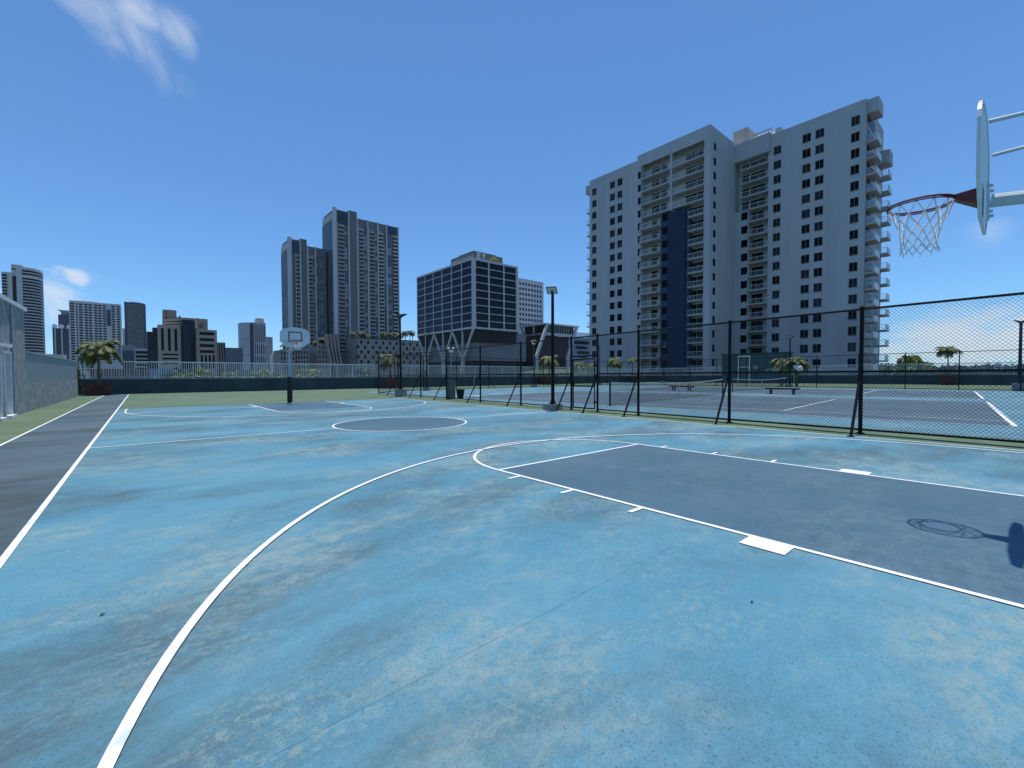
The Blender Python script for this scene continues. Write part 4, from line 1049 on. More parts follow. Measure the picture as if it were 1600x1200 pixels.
# grassy bank behind the gate
bk = MB(); N = 14
M_grass = mat('bank_grass', (.08, .1, .03), .95, .4, .4, c2=(.17, .17, .06))
for i in range(N):
    pass
xs = [onY(872, 80)+i*(onY(990, 80)-onY(872, 80))/N for i in range(N+1)]
hts = [-.4+2.3*math.sin(PI*min(1, .12+i/N*.86))**.7 for i in range(N+1)]
vs = []
for i, x in enumerate(xs): vs += [(x, 74, -4), (x, 80, hts[i]), (x, 96, hts[i]+.5), (x, 108, -4)]
bk.add(vs, [(4*i+j, 4*i+4+j, 4*i+5+j, 4*i+1+j) for i in range(N) for j in range(3)])
bk.add([(xs[0], 74, -15), (xs[-1], 74, -15), (xs[-1], 74, -4), (xs[0], 74, -4)], [(0, 1, 2, 3)])
struct(bk.build('grassy_bank', M_grass))

# ------------------------------------------------------------------ twin residential towers with a shared podium
M_dark = mat('tower_grey', (.155, .16, .16), .75, .08, .05)
M_rib2 = mat('tower_rib', (.55, .55, .52), .75, .05, .2)
M_tgl = glass('tower_glass', (.085, .125, .155), .15, .4, .03)
M_tgl2 = glass('tower_glass_light', (.3, .33, .35), .25, .4, .08)
M_slab = mat('tower_slab', (.6, .58, .53), .8, .1, .2)
M_crown = glass('crown_glass', (.045, .07, .1), .12, .3, .1)
M_recshade = mat('recess_shade', (.03, .033, .036), .8, .4, .25)  # near-black colour standing in for shade behind the tower balconies
def restower(label, px_corner, Y, px_left, px_right, pytop, ribs, cols, nfl, fh, blank, caps):
    X0 = onY(px_corner, Y); X1 = onY(px_right, Y); YB_ = onX(px_left, X0); zt = zat(X0, Y, pytop)
    root = thing('residential_tower', label, 'tower', (X0, Y, GZ), 'twin residential towers')
    b = MB(); b.box(X0, X1, Y, YB_, GZ, zt-7); b.box(X0, onY(caps[0], Y), Y, YB_-2, zt-7, zt-1.0)
    b.box(onY(blank[0], Y), onY(blank[1], Y), Y-.9, Y+8, GZ, zt+.2); b.box(onY(blank[1], Y)+.01, X1, Y, YB_-4, zt-7, zt-4.2)
    b.build('wall', M_dark, root)
    # glazed side
    gs = MB(); gs.fbox('x', X0, Y+.8, YB_, 20, zt-8, 0, .3); gs.build('side_glazing', M_tgl, root)
    k = MB(); n = 6
    for i in range(n+1): u = Y+.8+(YB_-Y-.8)*i/n; k.fbox('x', X0, u-.12, u+.12, 20, zt-8, .3, .5)
    for i in range(int((zt-28)/fh)): z = 20+i*fh; k.fbox('x', X0, Y+.8, YB_, z-.07, z+.07, .3, .42)
    k.build('side_mullions', M_dark, root)
    # stepped light fins on top of the glazed side
    for i in range(4):
        u = Y+1.2+(YB_-Y-3)*(i+.2)/4
        MB().fbox('x', X0, u+1.2, u+(YB_-Y-3)/4-.3, zt-8, zt-3.4, -.6, .7).build('roof_fin', M_slab, root)
    # corner pier, ribs
    MB().box(X0-1.0, X0+1.6, Y-1.2, Y+.79, GZ, zt).build('corner_pier', M_rib2, root)
    for p in ribs:
        x = onY(p, Y); MB().box(x-.38, x+.38, Y-1.1, Y-.0, GZ, zt-3.8 if p > blank[0]+1 else zt-.4).build('rib', M_rib2, root)
    MB().box(onY(px_corner+3.5, Y), onY(blank[0], Y)-.01, Y-.4, Y-.001, zt-11, zt-2).build('crown_glazing', M_crown, root)
    if caps[1]: MB().box(onY(caps[1], Y), X1-1.4, Y-.4, Y-.001, zt-11, zt-5).build('crown_panel', M_crown, root)
    # balconies: one object each, sharing a mesh per column; window strips beside them
    rnd = random.Random(int(px_corner)); nb = 0; rest = MB(); wins = []
    for (pa, pb, kind) in cols:
        xa, xb = onY(pa, Y), onY(pb, Y); zc = zt-13
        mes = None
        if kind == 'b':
            bk_ = MB(); bk_.box(xa, xb, Y-.12, Y-.002, GZ+30, zt-12.5); bk_.build('recess_shade', M_recshade, root)  # flat dark strip on the wall, recess shade painted in
        for f in range(nfl):
            z = zc-f*fh
            if kind == 'b':
                if nb < 100:
                    if mes is None:
                        q = MB(); w_ = (xb-xa)/2; q.box(-w_, w_, -1.3, -.13, -.14, .14); q.box(-w_, w_, -1.3, -1.22, .14, .2); q.box(-w_, w_, -1.3, -1.24, 1.0, 1.1)
                        m_ = int(2*w_/.45)
                        for i in range(m_+1): xx = -w_+2*w_*i/m_; q.box(xx-.04, xx+.04, -1.29, -1.25, .2, 1.0)
                        q.box(-w_-.0, -w_+.2, -1.2, -.13, .14, 2.6)
                        mes = bpy.data.meshes.new('balcony'); mes.from_pydata(q.v, [], q.f); mes.materials.append(M_slab); mes.update()
                    inst('balcony', mes, ((xa+xb)/2, Y, z), root); nb += 1
                else:
                    rest.box(xa, xb, Y-1.3, Y-.13, z-.14, z+.14); rest.box(xa, xb, Y-1.3, Y-1.24, z+.95, z+1.1); rest.box(xa, xb, Y-1.29, Y-1.26, z+.14, z+.6)
            else:
                wins.append((xa+.2, xb-.2, z+.5, z+fh-.35, rnd.random()))
    if rest.v: struct(rest.build('balconies', M_slab, root), 'stuff')
    pale_wins = [w_[:4] for w_ in wins if w_[4] < .5]; drk = [w_[:4] for w_ in wins if w_[4] >= .5]  # random half of the windows take the paler glass
    windows(root, 'y', Y, pale_wins, M_tgl2, -.02, .12, limit=50); windows(root, 'y', Y, drk, M_tgl, -.02, .12, limit=100)
    return X0, X1, zt
TY = 336.
restower('taller grey residential tower with stacked balconies and pale ribs, right one of the pair', 525.3, TY, 508, 623.5, 324, (547.5, 560.5, 577, 592.5, 606, 624), 
         [(530, 540, 'b'), (541, 545.5, 'w'), (549.5, 552, 'w'), (562, 570, 'b'), (571.5, 575.5, 'w'), (578.5, 587, 'b'), (588, 591.5, 'w'), (594, 601, 'b'), (602, 605, 'w'), (607.5, 613.5, 'w'), (615.5, 622.5, 'b')], 33, 3.02, (547.5, 560), (547, 607))
restower('shorter grey residential tower half hidden by its twin, left one of the pair', 454.8, 350., 443.5, 512, 370.5, (472, 483, 495.5), 
         [(464.5, 471, 'b'), (484.5, 490.5, 'b'), (491.5, 494.5, 'w'), (497.5, 500, 'w'), (503.5, 506.5, 'w'), (474.5, 477, 'w')], 28, 3.0, (471.5, 482), (472, None))
# podium
M_pod = mat('podium_stone', (.3, .285, .255), .85, .12, .25)
PDY = 316.
px0, px1 = onY(557, PDY), onY(670, PDY); pzt = zat(px0, PDY, 527.5)
pod = thing('podium', 'stone-coloured podium with small scattered windows beneath the twin towers', 'building', (px0, PDY, GZ))
hs = []
for i, px in enumerate([565, 576, 588.5, 599.5, 610, 620.5, 631, 641.5, 652.5, 663]):
    for j in range(5):
        pxx = px-(5 if j % 2 else 0); z = zY(565, PDY, 534.5)-j*3.6
        a = onY(pxx-1.6, PDY); hs.append((a, a+1.7, z-1.25, z+1.1))
pm = MB(); pm.holed('y', PDY, px0, px1, GZ, pzt, hs, .4)
yb_ = onX(533.5, px0)
hx = []
for i in range(5):
    for j in range(4):
        u = PDY+(yb_-PDY)*(i+.6)/5.6; z = zY(565, PDY, 535)-j*4.6-(2.2 if i % 2 else 0); hx.append((u-.45, u+.45, z-1.3, z+1.3))
pm.holed('x', px0, PDY, yb_, GZ, pzt, hx, .4)
pm.box(px0+.41, px1, PDY+.41, yb_, GZ, pzt-.6); pm.box(px0, px0+.41, PDY, PDY+.0+.01, GZ, pzt)
pm.box(px0, px1, PDY, PDY+.4, pzt-.59, pzt-.02); pm.build('wall', M_pod, pod)
windows(pod, 'y', PDY, hs, M_win, -.38, -.3); windows(pod, 'x', px0, hx, M_win, -.38, -.3)
# left part of the podium
for (pa, pb, ytop, wy, lb) in ((498, 517, 537, 322., 'narrow podium wing with slit windows left of the curved fins'), (461, 483, 545, 322, 'low podium wing behind the far backboard'), (438.5, 461, 546, 318., 'stepped podium end with a small palm, left of the far hoop')):
    xa, xb = onY(pa, wy), onY(pb, wy); zt = zY((pa+pb)/2, wy, ytop)
    r_ = thing('podium_wing', lb, 'building', (xa, wy, GZ), 'wings of the tower podium')
    hh = []
    n = int((pb-pa)/4)
    for i in range(n):
        for j in range(5):
            u = xa+(xb-xa)*(i+.5)/n; z = zt-2.6-j*3.4; hh.append((u-.4, u+.4, z-1.1, z+1.1))
    MB().holed('y', wy, xa, xb, GZ, zt, hh, .4).box(xa, xb, wy+.41, wy+20, GZ, zt-.4).box(xa, xa+.01, wy, wy+.41, GZ, zt).box(xb-.01, xb, wy, wy+.41, GZ, zt).build('wall', M_pod, r_)
    windows(r_, 'y', wy, hh, M_win, -.38, -.3)
MB_ = MB()
# curved fins sweeping from the tower foot to the ground
cf = thing('curved_fins', 'row of curved pale concrete fins sweeping down from the taller tower foot', 'building', (onY(520, 315), 315, GZ))
for i in range(4):
    ptp, pbt = 512.5+5.2*i, 519.5+5.0*i; Yf = 314.0; m = MB()
    prev = None
    for j in range(8):
        t = j/7; px = ptp+(pbt-ptp)*t**1.6; z = zY(520, Yf, 522+48*t); x = onY(px, Yf); 
        cur = (x, z)
        if prev: m.extrude([(prev[0]-.6, Yf, prev[1]), (prev[0]+.45, Yf, prev[1]), (cur[0]+.45, Yf, cur[1]), (cur[0]-.6, Yf, cur[1])], (0, 5, 0))
        prev = cur
    m.build('fin', M_pod, cf)
for i, (px, top, L, YY) in enumerate(((553, 517, 7, 322), (566, 516, 6, 322), (574, 520, 5, 322), (601, 517, 7, 322), (611, 518, 6, 322), (625, 519, 7, 322), (634, 515.5, 6, 322), (641, 515, 6, 322), (645, 517, 5, 323), (504, 526, 6, 326), (511, 530, 5, 326), (496, 531, 6, 327))):
    x = onY(px, YY); zb = pzt if px > 530 else zY(507, 322, 537)
    nm = ('tall palm', 'leaning palm', 'bushy palm', 'short palm')[i % 4]
    palm(f'{nm} on the podium roof garden, number {i+1} counted from the corner' if False else ['palm on the podium roof just right of its corner', 'palm second from the podium roof corner', 'short palm left of the middle pale ribs on the podium roof', 'palm at the foot of the third pale rib', 'palm between the middle ribs of the taller tower', 'palm at the right foot of the taller tower', 'palm seen against the sky just right of the taller tower', 'palm crown against the sky by the double light pole', 'low palm at the right end of the podium roof', 'palm between the two towers', 'low palm just left of the curved fins', 'palm at the foot of the shorter tower'][i],
         x, YY, zb-.5, zat(x, YY, top+3.5)-zb+.5, L*.62, 20, 100+i, M_palmd, lift=.8, droop=1.2, tr=.25, group='roof garden palms', lw=.42, leaflets=12)
x = onY(443, 322); palm('tiny palm on the stepped podium end, left of the far backboard', x, 322, zY(450, 318, 546), zat(x, 322, 539)-zY(450, 318, 546), 2.6, 11, 130, M_palm, lift=.6, droop=1.0, tr=.2, group='roof garden palms', lw=.25, leaflets=10)

# ------------------------------------------------------------------ far skyline on the left
M_l1 = mat('tower_pale', (.57, .54, .5), .8, .05, .05)
M_l2 = mat('tower_mid', (.27, .28, .28), .8, .06, .05)
M_band = mat('band_glass', (.004, .005, .01), .2, .4, .05, spec=.1)
M_beige = mat('beige_stone', (.43, .345, .26), .85, .08, .1)
M_beige2 = mat('brown_stone', (.29, .235, .19), .85, .08, .1)
M_gg = glass('court_glass', (.01, .026, .036), .07, .6, .12)
M_bgl = glass('blue_glass', (.055, .08, .115), .12, .4, .02)
# curved banded tower
CYf = 808.
t = thing('banded_tower', 'tall tower with a curved banded corner at the far left, rising over the stucco building', 'tower', (onY(40, CYf), CYf, GZ))
X = lambda p: onY(p, CYf); Z = lambda py: zat(X(40), CYf, py)
b = MB(); b.box(X(7), X(18), CYf+2, CYf+25, GZ, Z(427)); b.box(X(18), X(23.5), CYf+.5, CYf+25, GZ, Z(427)); b.box(X(23.5), X(31), CYf+2.5, CYf+20, GZ, Z(430)); b.box(X(22), X(40), CYf+3.6, CYf+25, Z(430), Z(413.5))
b.box(X(30.5), X(39.5), CYf, CYf+25, GZ, Z(415)); 
nn = 14; cxr = X(45); rr = X(67.5)-cxr
arcp = [(X(39.5)+.01, CYf+.6)]+[(cxr+rr*math.sin(PI/2*i/nn), CYf+.6+rr*1.7*(1-math.cos(PI/2*i/nn))) for i in range(nn+1)]+[(X(39.5)+.01, CYf+.6+rr*1.7)]
b.prism(arcp, GZ, Z(417))
b.build('wall', M_l1, t)
def scaled(k): return [(X(39.5)+.01, CYf+.6-k)]+[(cxr+(rr+k)*math.sin(PI/2*i/nn), CYf+.6-k+(rr*1.7+k)*(1-math.cos(PI/2*i/nn))) for i in range(nn+1)]+[(X(39.5)+.01, CYf+20)]
zz = 421.3; k = 0
while zz < 577:
    q = MB(); q.prism(scaled(.25), Z(zz+2.9), Z(zz)); q.build('window_band', M_band, t)
    zz += 4.72*(1.6 if k == 1 else 1); k += 1
for i in range(32):
    z = 430.5+4.78*i
    MB().box(X(7.2), X(15.2), CYf+1.7, CYf+2, Z(z+3), Z(z)).build('window_band', M_band, t)
MB().box(X(23.7), X(30.3), CYf+2.2, CYf+2.5, GZ, Z(432)).build('glazed_slot', M_band, t)
MB().box(X(22.3), X(29), CYf+3.3, CYf+3.6, Z(422), Z(420)).build('window_band', M_band, t)
# pair of slim blue towers with bright caps
CYf = 900.
t = thing('capped_tower', 'slim blue-grey tower with three bright slanted caps beside the banded tower', 'tower', (onY(97, CYf), CYf, GZ))
b = MB(); b.box(X(84), X(111), CYf, CYf+30, GZ, Z(510.5)); b.build('wall', M_bgl, t)
for i, p in enumerate((84, 94.5, 106.5)):
    MB().extrude([(X(p-1.2), CYf-.5, Z(510.5)), (X(p+2.8), CYf-.5, Z(510.5)), (X(p+4.6), CYf-.5, Z(504)), (X(p+1.2), CYf-.5, Z(504))], (0, 26, 0)).build('roof_cap', M_white, t)
    MB().box(X(p+3), X(p+5.2), CYf-1.0, CYf-.01, GZ, Z(511)).build('pier', M_l1, t)
CYf = 1050.
t = thing('crown_tower', 'distant blue tower with an overhanging pointed crown behind the gridded tower', 'tower', (onY(104, CYf), CYf, GZ))
MB().box(X(93.5), X(118), CYf, CYf+30, GZ, Z(488)).build('wall', M_bgl, t)
MB().extrude([(X(93.2), CYf-2, Z(480.5)), (X(118), CYf-2, Z(481.5)), (X(118), CYf-2, Z(485)), (X(99), CYf-2, Z(485))], (0, 30, 0)).build('crown', M_l2, t)
MB().box(X(98), X(118), CYf+1, CYf+28, Z(488), Z(484.9)).build('neck', M_l2, t)
# gridded tower
CYf = 703.
t = thing('gridded_tower', 'wide pale tower with a regular grid of dark windows behind the corner palm', 'tower', (onY(150, CYf), CYf, GZ))
xs_ = [(112.5, 118.8), (121.6, 124.2), (126.2, 132), (134.7, 140), (141.2, 146.5), (149.7, 154.8), (156, 161.3), (163.2, 168.4), (177, 182), (185, 190)]
zs_ = [(467.8+4.33*k, 467.8+4.33*k+2.7) for k in range(26)]
hs = [(X(a), X(b_), Z(e), Z(f)) for f, e in zs_ for a, b_ in xs_]
zt = Z(464.5)
MB().holed('y', CYf, X(111), X(191.5), GZ, zt, hs, .6).box(X(111), X(191.5), CYf+.61, CYf+25, GZ, zt-1).box(X(191.5)-.3, X(191.5), CYf+.005, CYf+.61, GZ, zt).box(X(112), X(135), CYf+3, CYf+20, zt-1, Z(463)).build('wall', M_l1, t)
windows(t, 'y', CYf, hs, M_band, -.55, -.3)
MB().box(X(169.3), X(175.5), CYf-.4, CYf-.01, Z(503), Z(475)).build('dark_panel', M_bgl, t)
MB().box(X(169), X(176.3), CYf-.2, CYf-.01, GZ, Z(503)-.01).build('plain_panel', M_l1, t)
for a, b_, c_ in ((131, 147, 462), (148, 156, 463.2), (169.5, 175.5, 466)): MB().box(X(a), X(b_), CYf+4, CYf+16, zt-1, Z(c_)).build('roof_plant', M_white if a == 131 else M_l2, t)
# blue glass tower 196-230
CYf = 900.
t = thing('slab_tower', 'dark glassy tower with fine balcony lines between the gridded tower and the beige court building', 'tower', (onY(213, CYf), CYf, GZ))
MB().box(X(197.3), X(229.8), CYf, CYf+25, GZ, Z(461)).build('wall', mat('slab_dark', (.06, .07, .085), .6, .2, .06), t)
MB().box(X(196.8), X(200), CYf-1, CYf+24, GZ, Z(459)).box(X(227.2), X(230.3), CYf-1, CYf+24, GZ, Z(461)).box(X(200), X(227.2), CYf-1, CYf+24, Z(461.5), Z(459.5)).build('frame', M_bgl, t)
for k in range(38):
    z = 463.5+3.0*k; MB().box(X(200.3), X(227), CYf-.9, CYf-.01, Z(z+.8), Z(z)).build('balcony_band', M_l2, t)
for a, b_, h_ in ((203, 206, 1), (219, 222, 2)): 
    for k in range(8): MB().box(X(a), X(b_), CYf-1.0, CYf-.91, Z(477+9*k+h_*3), Z(475.5+9*k+h_*3)).build('window', M_tgl2, t)
MB().box(X(206), X(221), CYf+4, CYf+16, Z(461), Z(457.5)).build('roof_plant', M_white, t)
def plain(name, label, p0, p1, Y, top, m, dep=18, bands=None, bm=None, cat='building', vb=None):
    global CYf
    CYf = Y; t = thing(name, label, cat, (onY((p0+p1)/2, Y), Y, GZ)); b = MB(); b.box(X(p0), X(p1), Y, Y+dep, GZ, zY((p0+p1)/2, Y, top)); b.build('wall', m, t)
    cz = lambda py: zY((p0+p1)/2, Y, py)
    if bands:
        z, st, h_ = bands
        while z < 583: MB().box(X(p0+1), X(p1-1), Y-.2, Y-.003, cz(z+h_), cz(z)).build('window_band', bm or M_band, t); z += st
    if vb:
        st, w_ = vb; p = p0+st*.5
        while p < p1-w_: MB().box(X(p), X(p+w_), Y-.35, Y-.003, GZ, cz(top+2)).build('pier' if bm is None else 'window_strip', bm or M_l1, t); p += st
    return t
plain('pale_tower', 'pale sliver of a tower between the gridded tower and the dark glassy one', 193, 199, 1000, 513, M_l1)
plain('small_tower', 'pale blue tower peeping out right of the dark glassy tower', 224, 237, 950, 518, mat('pale_blue', (.3, .42, .46), .7, .1, .05), bands=(522, 5, 1))
plain('low_office', 'low glazed block with a pale roof edge at the foot of the dark glassy tower', 191.5, 211, 420, 539.5, M_l2, bands=(548, 30, 28), bm=M_bgl)
plain('low_block', 'low banded block left of the beige court building', 211.5, 240, 400, 544.5, M_l1, bands=(548.5, 6.5, 4.2))
plain('pale_low_roof', 'long pale low building right behind the railing, above the maroon one', 150, 190, 150, 566, M_l1, dep=10)
plain('grey_low_roof', 'low grey building behind the railing below the beige court building', 231, 300, 170, 576, mat('low_blue', (.22, .26, .33), .8, .08, .2), dep=10)
t = plain('maroon_building', 'long low maroon building with upright white fins seen through the left railing', 139, 234, 128, 576.5, mat('maroon', (.17, .07, .085), .85, .2, .4), dep=9)
CYf = 128
for k in range(30): p = 141+k*3.1; MB().box(X(p), X(p+.5), CYf-.3, CYf-.003, GZ, zY(p, CYf, 577)).build('fin', M_l1, t)
plain('grey_shed_roof', 'low grey roof peeping over the ribbed screen wall beside the curved tower', 72, 99, 300, 553.5, M_l1, dep=14)
plain('brown_low_block', 'small brown block with punched windows right of the beige court building', 341, 353, 330, 535, M_beige2, vb=(4, 1.3), bm=M_band)
plain('blue_low_block', 'wide blue-grey block left of the slim grey tower', 352.5, 380, 420, 543.5, mat('low_bluegrey', (.13, .16, .21), .7, .15, .1), bands=(546, 4, 1.2), bm=M_l2)
plain('mid_tower', 'olive-grey tower behind the slim grey tower, right side', 416, 427, 950, 526.5, mat('olive_tower', (.2, .21, .18), .8, .1, .05), vb=(2.6, .9))
plain('white_low_house', 'small white building left of the far hoop pole, behind the railing', 430, 438, 500, 558, M_pale, bands=(564, 8, 3))
plain('blue_distant_block', 'small blue block above the white building left of the far hoop', 427, 434, 700, 553.5, M_bgl)
plain('grey_shed', 'low grey shed roofs behind the railing under the slim grey tower', 372, 395, 200, 577.5, M_l2, dep=8)
# slim grey tower 377-418
CYf = 640.
t = thing('slim_tower', 'slim grey-blue tower with vertical white fins and a pale roof box', 'tower', (onY(397, CYf), CYf, GZ))
x0, x1, x2 = X(391.5), X(397.5), X(416.5); zt = Z(481.5)
b = MB(); b.prism([(X(377)+1.2, CYf+13), (x0, CYf+1), (x1, CYf+1.6), (x1, CYf+26), (X(377)+1.2, CYf+26)], GZ, zt); b.box(x1+.01, x2, CYf, CYf+26, GZ, zt+.4)
b.build('wall', mat('slim_grey', (.43, .45, .48), .6, .08, .05), t)
MB().box(x0+.3, x1-.3, CYf+.4, CYf+1.0, GZ, zt-1).build('glazed_slot', M_bgl, t)
for i, p in enumerate((398.3, 401.3, 404.4, 407.6, 410.6, 413.5, 416)): MB().box(X(p)-.35, X(p)+.35, CYf-.6, CYf-.004, GZ, zt).build('fin', M_l1, t)
for i, p in enumerate((399.6, 402.8, 406, 409, 412, 414.7)):
    for j, (a, c_) in enumerate(((483, 521), (523, 545), (548, 582))): MB().box(X(p-.55), X(p+.75), CYf-.2, CYf-.004, Z(c_), Z(a+2*(i % 3))).build('window_strip', M_band if i % 2 else M_bgl, t)
for i in range(5): MB().extrude([(X(377)+1.2-.15, CYf+13, Z(498+17*i)), (x0, CYf+.8, Z(497+17*i)), (x0, CYf+.8, Z(498+17*i)), (X(377)+1.2-.15, CYf+13, Z(499+17*i))], (-.1, -.2, 0)).build('floor_line', M_l2, t)
for f in (.33, .66): xa = X(377)+1.2+(x0-X(377)-1.2)*f; ya = CYf+13-12*f; MB().box(xa-.35, xa+.35, ya-.6, ya+.3, GZ, zt).build('fin', M_l1, t)
MB().box(X(403.5), X(414.5), CYf+4, CYf+16, zt, Z(471.5)).build('roof_box', M_tan, t)
MB().box(X(412), X(415.5), CYf+4.2, CYf+15, zt, Z(475.5)).build('roof_plant', M_tan, t)
# beige court building
CYf = 331.
t = thing('court_building', 'beige stone court building with a bowed glass front and a curved pale cornice', 'building', (onY(290, CYf), CYf, GZ))
w = MB()
wing = []
for a, b_ in ((253, 257.5), (263.5, 268.3), (273.8, 278.5)): wing.append((X(a), X(b_), Z(543), Z(502)))
for e, f in ((551.3, 548), (559, 555.5), (567.5, 564.5)): wing.append((X(254.5), X(279), Z(e), Z(f)))
w.holed('y', CYf, X(248), X(283.8), GZ, Z(495.8), wing, .8); w.box(X(248), X(283.8), CYf+.81, CYf+18, GZ, Z(495.8)-.5); w.box(X(248), X(248)+.2, CYf+.01, CYf+.81, GZ, Z(495.8))
rwing = []
for e, f in ((511.5, 505.3), (523, 517), (534.3, 528.3), (545.5, 540)): rwing.append((X(313), X(336), Z(e), Z(f)))
for a, b_ in ((314, 318), (320.3, 324.3), (326.5, 330.3), (332.5, 336.3)): rwing.append((X(a), X(b_), Z(575), Z(549.3)))
w.holed('y', CYf, X(307.3), X(340.3), GZ, Z(501), rwing, .8); w.box(X(307.3), X(340.3), CYf+.81, CYf+18, GZ, Z(501)-.5); w.box(X(340.3)-.2, X(340.3), CYf+.01, CYf+.81, GZ, Z(501))
w.build('wall', M_beige, t)
windows(t, 'y', CYf, wing+rwing, M_band, -.78, -.6)
gl2 = MB(); xa, xb = X(284.2), X(307); cxm = (xa+xb)/2; hw = (xb-xa)/2
bow = [(cxm-hw*math.cos(PI*i/12), CYf+1.5-4.5*math.sin(PI*i/12)**.8) for i in range(13)]
gl2.prism(bow+[(xb, CYf+12), (xa, CYf+12)], GZ, Z(485)); gl2.build('glass_front', M_gg, t)
mu = MB()
for i in range(1, 12, 2): x, y = bow[i]; mu.box(x-.1, x+.1, y-.12, y+.1, GZ, Z(485))
for k in range(16):
    q = [(cxm-(hw+.06)*math.cos(PI*i/12), CYf+1.5-4.58*math.sin(PI*i/12)**.8) for i in range(13)]; mu.prism(q, Z(486+6.2*k)-.08, Z(486+6.2*k)+.08)
mu.build('mullions', M_band, t)
# cornice sweeping round behind the bow, in three stepped bands
for k, (dz0, dz1) in enumerate(((482.5, 486.5), (488.5, 491.5), (493.5, 496.5))):
    q = []
    r0 = 13.5
    ax, ay = cxm, CYf+14
    po = [(ax-(X(300)-X(262)-k*.0)*math.cos(PI*i/16)*.95 if math.cos(PI*i/16) > 0 else ax-(X(313)-cxm)*math.cos(PI*i/16), ay-13*math.sin(PI*i/16)) for i in range(17)]
    MB().prism(po, Z(dz1), Z(dz0)).build('cornice', M_beige, t)
MB().prism([(ax+(x-ax)*.95, ay+(y-ay)*.95) for x, y in po], Z(497), Z(484)).build('upper_glazing', M_band, t)
MB().box(X(231.5), X(248)-.01, CYf+6, CYf+16, GZ, Z(508)).box(X(240), X(248)-.02, CYf+5, CYf+5.99, GZ, Z(500.5)).build('side_glazing', M_gg, t)
CYf = 352.
t = thing('brown_slab', 'taller brown slab rising behind the beige court building', 'building', (onY(290, CYf), CYf, GZ))
MB().box(X(257), X(326.3), CYf, CYf+14, GZ, Z(480.5)).box(X(257), X(278), CYf-.5, CYf+12, Z(481), Z(468)).build('wall', M_beige2, t)
MB().box(X(261.6), X(262.6), CYf-.6, CYf-.501, GZ, Z(470)).build('groove', M_void, t)
for z in (491, 495.5): MB().box(X(313), X(319), CYf-.1, CYf-.003, Z(z+1.6), Z(z)).build('window', M_band, t)
MB().box(X(282), X(285), CYf+3, CYf+6, Z(480.5), Z(476.5)).box(X(311), X(312.5), CYf+3, CYf+5, Z(480.5), Z(478)).build('roof_plant', M_l2, t)
# globe street lamps beyond the wall
M_globe = mat('lamp_globe', (.75, .78, .8), .3)
for px, Y, top, lb in ((705, 66, 549, 'cluster of white globe lamps on a post before the V columns'), (834, 66, 537.5, 'cluster of white globe lamps on a post left of the near light pole')):
    x = onY(px, Y); z = zat(x, Y, top); o = thing('globe_lamp', lb, 'street lamp', (x, Y, GZ), 'globe street lamps'); MB().tube((x, Y, GZ), (x, Y, z+.3), .07, n=8).build('post', M_silver, o)
    for k in range(4):
        a = k*PI/2+.5; c_ = (x+.45*math.cos(a), Y+.45*math.sin(a), z+.0+(.5 if k % 2 else 0)); 
        MB().lathe(c_[0], c_[1], [(.03, c_[2]-.2), (.15, c_[2]-.14), (.2, c_[2]), (.15, c_[2]+.14), (.03, c_[2]+.2)], 12).build('globe', M_globe, o, True)
        MB().tube((x, Y, c_[2]-.35), (c_[0], c_[1], c_[2]-.2), .03, n=6).build('arm', M_silver, o)

# ------------------------------------------------------------------ street-level ground and far shore woods
struct(MB().add([(-3500, -3500, GZ-.02), (3500, -3500, GZ-.02), (3500, 3500, GZ-.02), (-3500, 3500, GZ-.02)], [(0, 1, 2, 3)]).build('ground', mat('ground_mix', (.09, .1, .07), .95, .5, .012, c2=(.16, .16, .14))))
rnd = random.Random(99); fw = MB()
M_far = mat('far_wood', (.03, .045, .03), .9, .5, .02, c2=(.06, .075, .05))
for i in range(150):
    px = rnd.uniform(1330, 1800); d = rnd.uniform(620, 900); r_ = ray(px); k = d/math.hypot(r_.x, r_.y); x, y = r_.x*k, r_.y*k
    h = rnd.uniform(7.5, 10.5)*(1.15 if px < 1400 else 1); blob(fw, (x, y, GZ+11+h*.5), (rnd.uniform(8, 15), rnd.uniform(8, 15), h*.4+2.5), 110, 2.2, rnd, 8)
    fw.box(x-9, x+9, y-9, y+9, GZ, GZ+14)
struct(fw.build('far_woods', M_far), 'stuff')
for px, d, w_, top, lb in ((1559, 640, 3.5, 568.5, 'tiny pale tower block on the wooded skyline at the far right'), (1538, 700, 3, 571, 'tiny grey block among the far right woods')):
    r_ = ray(px); k = d/math.hypot(r_.x, r_.y); x, y = r_.x*k, r_.y*k; o = thing('distant_block', lb, 'building', (x, y, GZ))
    z = zat(x, y, top); MB().box(x-3, x+3, y-w_*.7, y+w_*.7, GZ, z).box(x-1, x+1, y-1, y+1, z, z+1).build('wall', M_l1, o)
    MB().box(x-3.1, x-3.005, y-w_*.5, y+w_*.5, z-4, z-2.5).build('window_band', M_band, o)

# ------------------------------------------------------------------ sun, sky, camera
S = Vector((.285, .235, 2.98)).normalized()
ld = bpy.data.lights.new('sun', 'SUN'); ld.energy = 3.6; ld.angle = R(.5); ld.color = (1, .965, .9)
lo = bpy.data.objects.new('sun', ld); col.objects.link(lo); lo.rotation_euler = S.to_track_quat('Z', 'Y').to_euler()
wd = bpy.data.worlds.new('World'); sc.world = wd; wd.use_nodes = True; nt = wd.node_tree; N = nt.nodes; L = nt.links
for n in list(N): N.remove(n)
out = N.new('ShaderNodeOutputWorld'); bg = N.new('ShaderNodeBackground'); sky = N.new('ShaderNodeTexSky')
sky.sky_type = 'NISHITA'; sky.sun_disc = False; sky.sun_elevation = math.asin(S.z); sky.sun_rotation = math.atan2(S.x, S.y)
sky.altitude = 0; sky.air_density = 1.0; sky.dust_density = 0.0; sky.ozone_density = 9.0
SKY = .148; bg.inputs['Strength'].default_value = SKY
